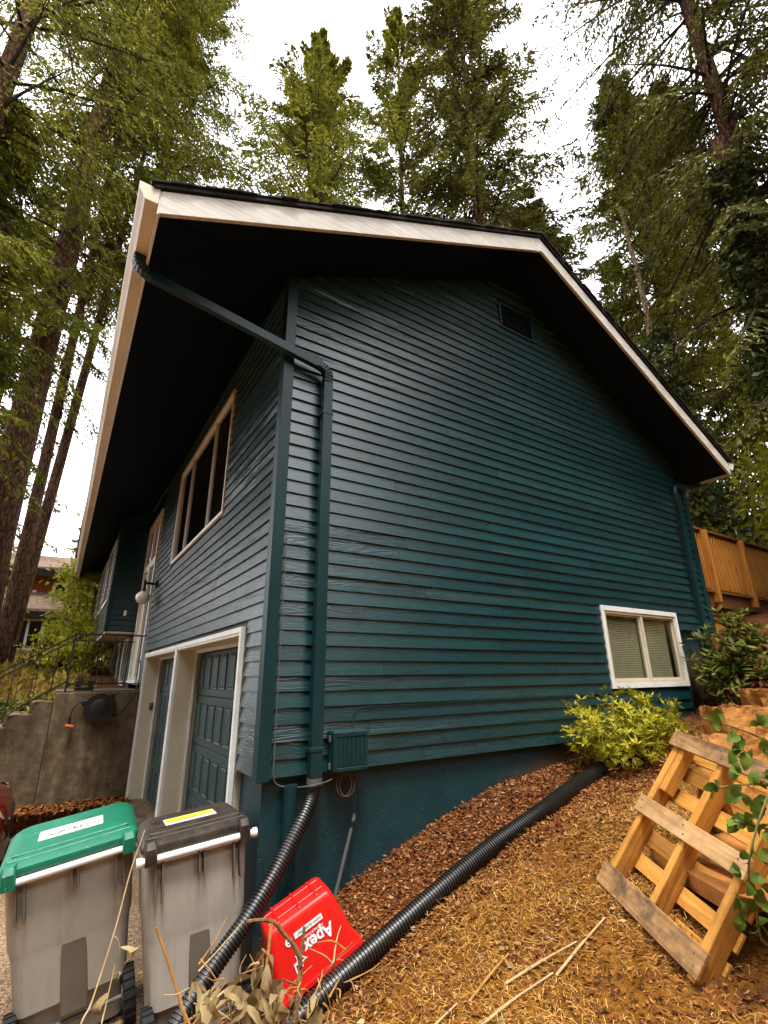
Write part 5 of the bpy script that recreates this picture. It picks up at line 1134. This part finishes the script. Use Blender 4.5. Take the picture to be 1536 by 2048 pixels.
# ------------------------------------------------------------------ brush pile in the foreground
def pix(x, y, Y):
    """photo pixel -> point on the plane at depth Y (the heap lies about 0.9 to 1.1 m off the gable)"""
    d = fw + r2*((x-768)/968.2) - u2*((y-1024)/968.2); return CAM_POS + d*((Y-CAM_POS.y)/d.y)
br = thing('brush_pile', 'heap of dry cut stalks and withered leaves before the red crate', 'brush pile', (-.25, -1.02, ground_z(-.25, -1.02)))
OFF = Vector(br.location)
def stick(pts, r0, r1, mat, name='stalk', n=14, knob=0):
    p = bez([Vector(a)-OFF for a in pts], n); m = MB(); k = len(p)
    m.tube(p, [(r0+(r1-r0)*i/(k-1))*(1+(knob*rnd.uniform(-1, 1))) for i in range(k)], 7); return m.build(name, mat, br, True)
def drooping_leaf(base, tip, w, mat, par, name='dry_leaf', curl=.35, off=Vector((0, 0, 0)), teeth=0):
    base, tip = Vector(base)-off, Vector(tip)-off; d = tip-base; L = d.length; d.normalize(); s_ = d.cross(Vector((rnd.uniform(-1, 1), rnd.uniform(-1, 1), rnd.uniform(-.2, 1)))).normalized(); nn = s_.cross(d)
    m = MB(); vs = []; N = 8
    for i in range(N+1):
        t = i/N; ww = w*math.sin(math.pi*min(1, t*.93+.07))**.8*(1-.25*t)*(1+(.18*(i % 2) if teeth else rnd.uniform(-.12, .12))); c = base+d*L*t+nn*curl*w*math.sin(3*t)
        vs += [c-s_*ww/2+nn*ww*.28*curl*2*rnd.uniform(.4, 1.4), c, c+s_*ww/2+nn*ww*.28*curl*2*rnd.uniform(.4, 1.4)]
    fs = []
    for i in range(N): fs += [(i*3, i*3+1, i*3+4, i*3+3), (i*3+1, i*3+2, i*3+5, i*3+4)]
    m.add(vs, fs); return m.build(name, mat, par, True)
G0 = lambda p: Vector((p.x, p.y-.02, max(ground_z(p.x, p.y), .02)))
def rooted(*pp): p = [pix(*q) for q in pp]; return [G0(p[0])] + p
stick(rooted((512, 2090, -1.0), (525, 1990, -.98), (536, 1910, -.95), (543, 1846, -.92)), .0085, .0065, 'stem', 'stalk', 24, .06)
stick(rooted((588, 2095, -.97), (594, 2000, -.95), (601, 1930, -.93), (590, 1895, -.92), (566, 1866, -.91), (548, 1845, -.91), (520, 1840, -.92), (494, 1843, -.93)), .0135, .007, 'stemgrey', 'branch', 40, .16)
stick([pix(600, 1925, -.93), pix(606, 1885, -.93), pix(608, 1853, -.93)], .009, .006, 'stemgrey', 'branch', 12, .16)
stick([pix(596, 1970, -.94), pix(578, 1964, -.94), pix(566, 1958, -.95)], .006, .003, 'stemgrey', 'branch', 8, .1)
stick(rooted((372, 2080, -.95), (362, 2010, -.92), (338, 1930, -.88), (312, 1855, -.85)), .0078, .0055, 'stem', 'stalk', 24, .1)
stick(rooted((150, 2100, -1.1), (185, 2000, -1.05), (230, 1860, -1.0), (262, 1740, -.95), (290, 1660, -.92)), .0042, .0022, 'stempink', 'cane', 30)
stick(rooted((195, 2100, -1.1), (212, 2010, -1.05), (230, 1930, -1.03)), .003, .0018, 'stempink', 'cane', 14)
stick([pix(225, 1870, -1.0), pix(236, 1880, -1.01), pix(240, 1905, -1.01)], .0022, .0016, 'stempink', 'cane', 8)
for i in range(70):
    px_, py_ = rnd.uniform(370, 720), 2060-rnd.random()**1.6*170*(1-abs(rnd.uniform(370, 720)-520)/420); yy = rnd.uniform(-1.1, -.86); p = pix(px_, py_, yy)
    l = rnd.uniform(.06, .20); a = rnd.uniform(0, 6.28); e = rnd.uniform(-.5, .9)
    q = p+Vector((math.cos(a), math.sin(a)*.5, e))*l; q.z = max(q.z, ground_z(q.x, q.y)+.01)
    stick([p, (p+q)/2+Vector((rnd.uniform(-.02, .02), 0, rnd.uniform(-.01, .02))), q], rnd.uniform(.0025, .006), .0018, rnd.choice(['stem', 'stem', 'stemgrey', 'stempink']), 'stalk', 8, .08)
# slender supporting stalks inside the heap, reaching the soil
for i in range(26):
    p = pix(rnd.uniform(400, 690), rnd.uniform(1960, 2060), rnd.uniform(-1.05, -.9)); g_ = Vector((p.x+rnd.uniform(-.1, .1), p.y+rnd.uniform(-.08, .05), 0)); g_.z = max(ground_z(g_.x, g_.y), .0)
    stick([g_, (p+g_)/2+Vector((rnd.uniform(-.03, .03), 0, 0)), p], .005, .003, rnd.choice(['stem', 'stemgrey']), 'stalk', 8, .08)
LV = [((530, 1905), (508, 1990), .075), ((523, 1898), (540, 1965), .05), ((525, 1900), (494, 1975), .06), ((528, 1948), (512, 2030), .085), ((530, 1960), (555, 2030), .08), ((505, 1955), (462, 2025), .075), ((515, 1990), (528, 2070), .09), ((480, 1975), (450, 2050), .07), ((545, 1990), (575, 2040), .07), ((460, 2000), (425, 2050), .06), ((440, 1975), (415, 2030), .045), ((560, 2000), (545, 2060), .07), ((490, 1990), (500, 2060), .08), ((470, 2010), (480, 2070), .07), ((415, 2000), (395, 2050), .05), ((535, 1930), (550, 1990), .06)]
for (x0, y0), (x1, y1), w in LV:
    yy = rnd.uniform(-1.04, -.94); drooping_leaf(pix(x0, y0, yy+.02), pix(x1, y1, yy-.02), w, 'dryleaf', br, off=OFF, curl=rnd.uniform(.2, .6))
for i in range(26):
    x0, y0 = rnd.uniform(390, 640), rnd.uniform(1975, 2050); yy = rnd.uniform(-1.08, -.9); drooping_leaf(pix(x0, y0, yy), pix(x0+rnd.uniform(-40, 40), y0+rnd.uniform(15, 60), yy-.03), rnd.uniform(.03, .07), 'dryleaf', br, off=OFF, curl=rnd.uniform(.2, .9))
for (x0, y0), (x1, y1), w in (((240, 1895), (244, 1930), .05), ((218, 1985), (212, 2030), .05), ((224, 1950), (232, 1965), .02)):
    drooping_leaf(pix(x0, y0, -1.02), pix(x1, y1, -1.03), w, 'dryleaf', br, off=OFF, curl=.8)
for i in range(5):
    x, y = .25+.16*i, -1.30-.06*i+rnd.uniform(-.15, .1); a = rnd.uniform(-.5, .25); l = rnd.uniform(.25, .55)
    m = MB(); p = [onground(x, y, .012), onground(x+.5*l*math.cos(a), y+.5*l*math.sin(a), .022), onground(x+l*math.cos(a), y+l*math.sin(a), .014)]
    m.tube(bez(p, 10), [.006]*6+[.004]*5, 6); tag(m.build('dry_stalk', rnd.choice(['stem', 'stempink']), None, True), 'dry cut stalk lying on the straw coloured grass', 'stalk', 'stalks strewn on the grass')

# ------------------------------------------------------------------ bramble over the pallet
bb = thing('bramble', 'green bramble canes with toothed leaves reaching over the pallet', 'bramble', (1.62, -2.62, ground_z(1.62, -2.62)))
OB = Vector(bb.location)
def pixd(x, y, dist):
    d = fw + r2*((x-768)/968.2) - u2*((y-1024)/968.2); return CAM_POS + d*dist
def cane(pts, r=.005):
    m = MB(); m.tube(bez([Vector(p)-OB for p in pts], 24), r, 6); m.build('cane', 'greencane', bb, True)
root = Vector((1.62, -2.62, ground_z(1.62, -2.62)))
cane([root, pixd(1545, 1900, 1.9), pixd(1512, 1800, 1.88), pixd(1497, 1745, 1.87), pixd(1512, 1660, 1.9), pixd(1540, 1580, 1.95)], .0045)
cane([root, pixd(1640, 1700, 2.0), pixd(1590, 1600, 2.0), pixd(1530, 1570, 2.0), pixd(1480, 1570, 2.02), pixd(1440, 1575, 2.05)], .0042)
cane([root, pixd(1660, 1600, 2.1), pixd(1600, 1520, 2.1), pixd(1530, 1480, 2.15), pixd(1470, 1455, 2.2), pixd(1405, 1436, 2.25)], .004)
cane([root, pixd(1620, 1640, 2.0), pixd(1560, 1660, 1.95), pixd(1500, 1650, 1.95), pixd(1460, 1640, 1.97)], .0036)
def trileaf(x, y, dist, ang, size):
    at = pixd(x, y, dist)
    for k_, da in enumerate((0, 1.25, -1.25)):
        a = math.radians(ang)+da; tip = at+(r2*math.cos(a)+u2*math.sin(a))*size*(1.0 if k_ == 0 else .8)-fw*rnd.uniform(-.3, .5)*size; drooping_leaf(at, tip, size*.74, 'bramble', bb, 'leaf', .2, OB, 1)
for x, y, dist, ang, sz in ((1440, 1440, 2.2, 170, .075), (1475, 1470, 2.15, 200, .085), (1490, 1505, 2.1, 250, .085), (1520, 1450, 2.15, 120, .085), (1465, 1505, 2.1, 290, .08), (1525, 1500, 2.1, 20, .09), (1475, 1545, 2.05, 160, .07), (1505, 1570, 2.0, 60, .075), (1440, 1580, 2.03, 180, .085), (1480, 1585, 2.0, 220, .09), (1520, 1600, 1.98, 260, .10), (1500, 1640, 1.95, 200, .09), (1535, 1650, 1.94, 300, .09), (1470, 1645, 1.95, 250, .07), (1490, 1650, 1.95, 130, .075), (1500, 1715, 1.88, 160, .06), (1520, 1720, 1.88, 30, .075), (1500, 1760, 1.88, 300, .08), (1478, 1740, 1.87, 190, .05), (1510, 1800, 1.88, 330, .075), (1490, 1805, 1.88, 200, .08), (1480, 1830, 1.88, 250, .07), (1520, 1850, 1.88, 290, .085), (1540, 1560, 2.0, 90, .09), (1530, 1780, 1.88, 0, .08), (1540, 1690, 1.9, 60, .09)):
    trileaf(x, y, dist, ang, sz*.82)
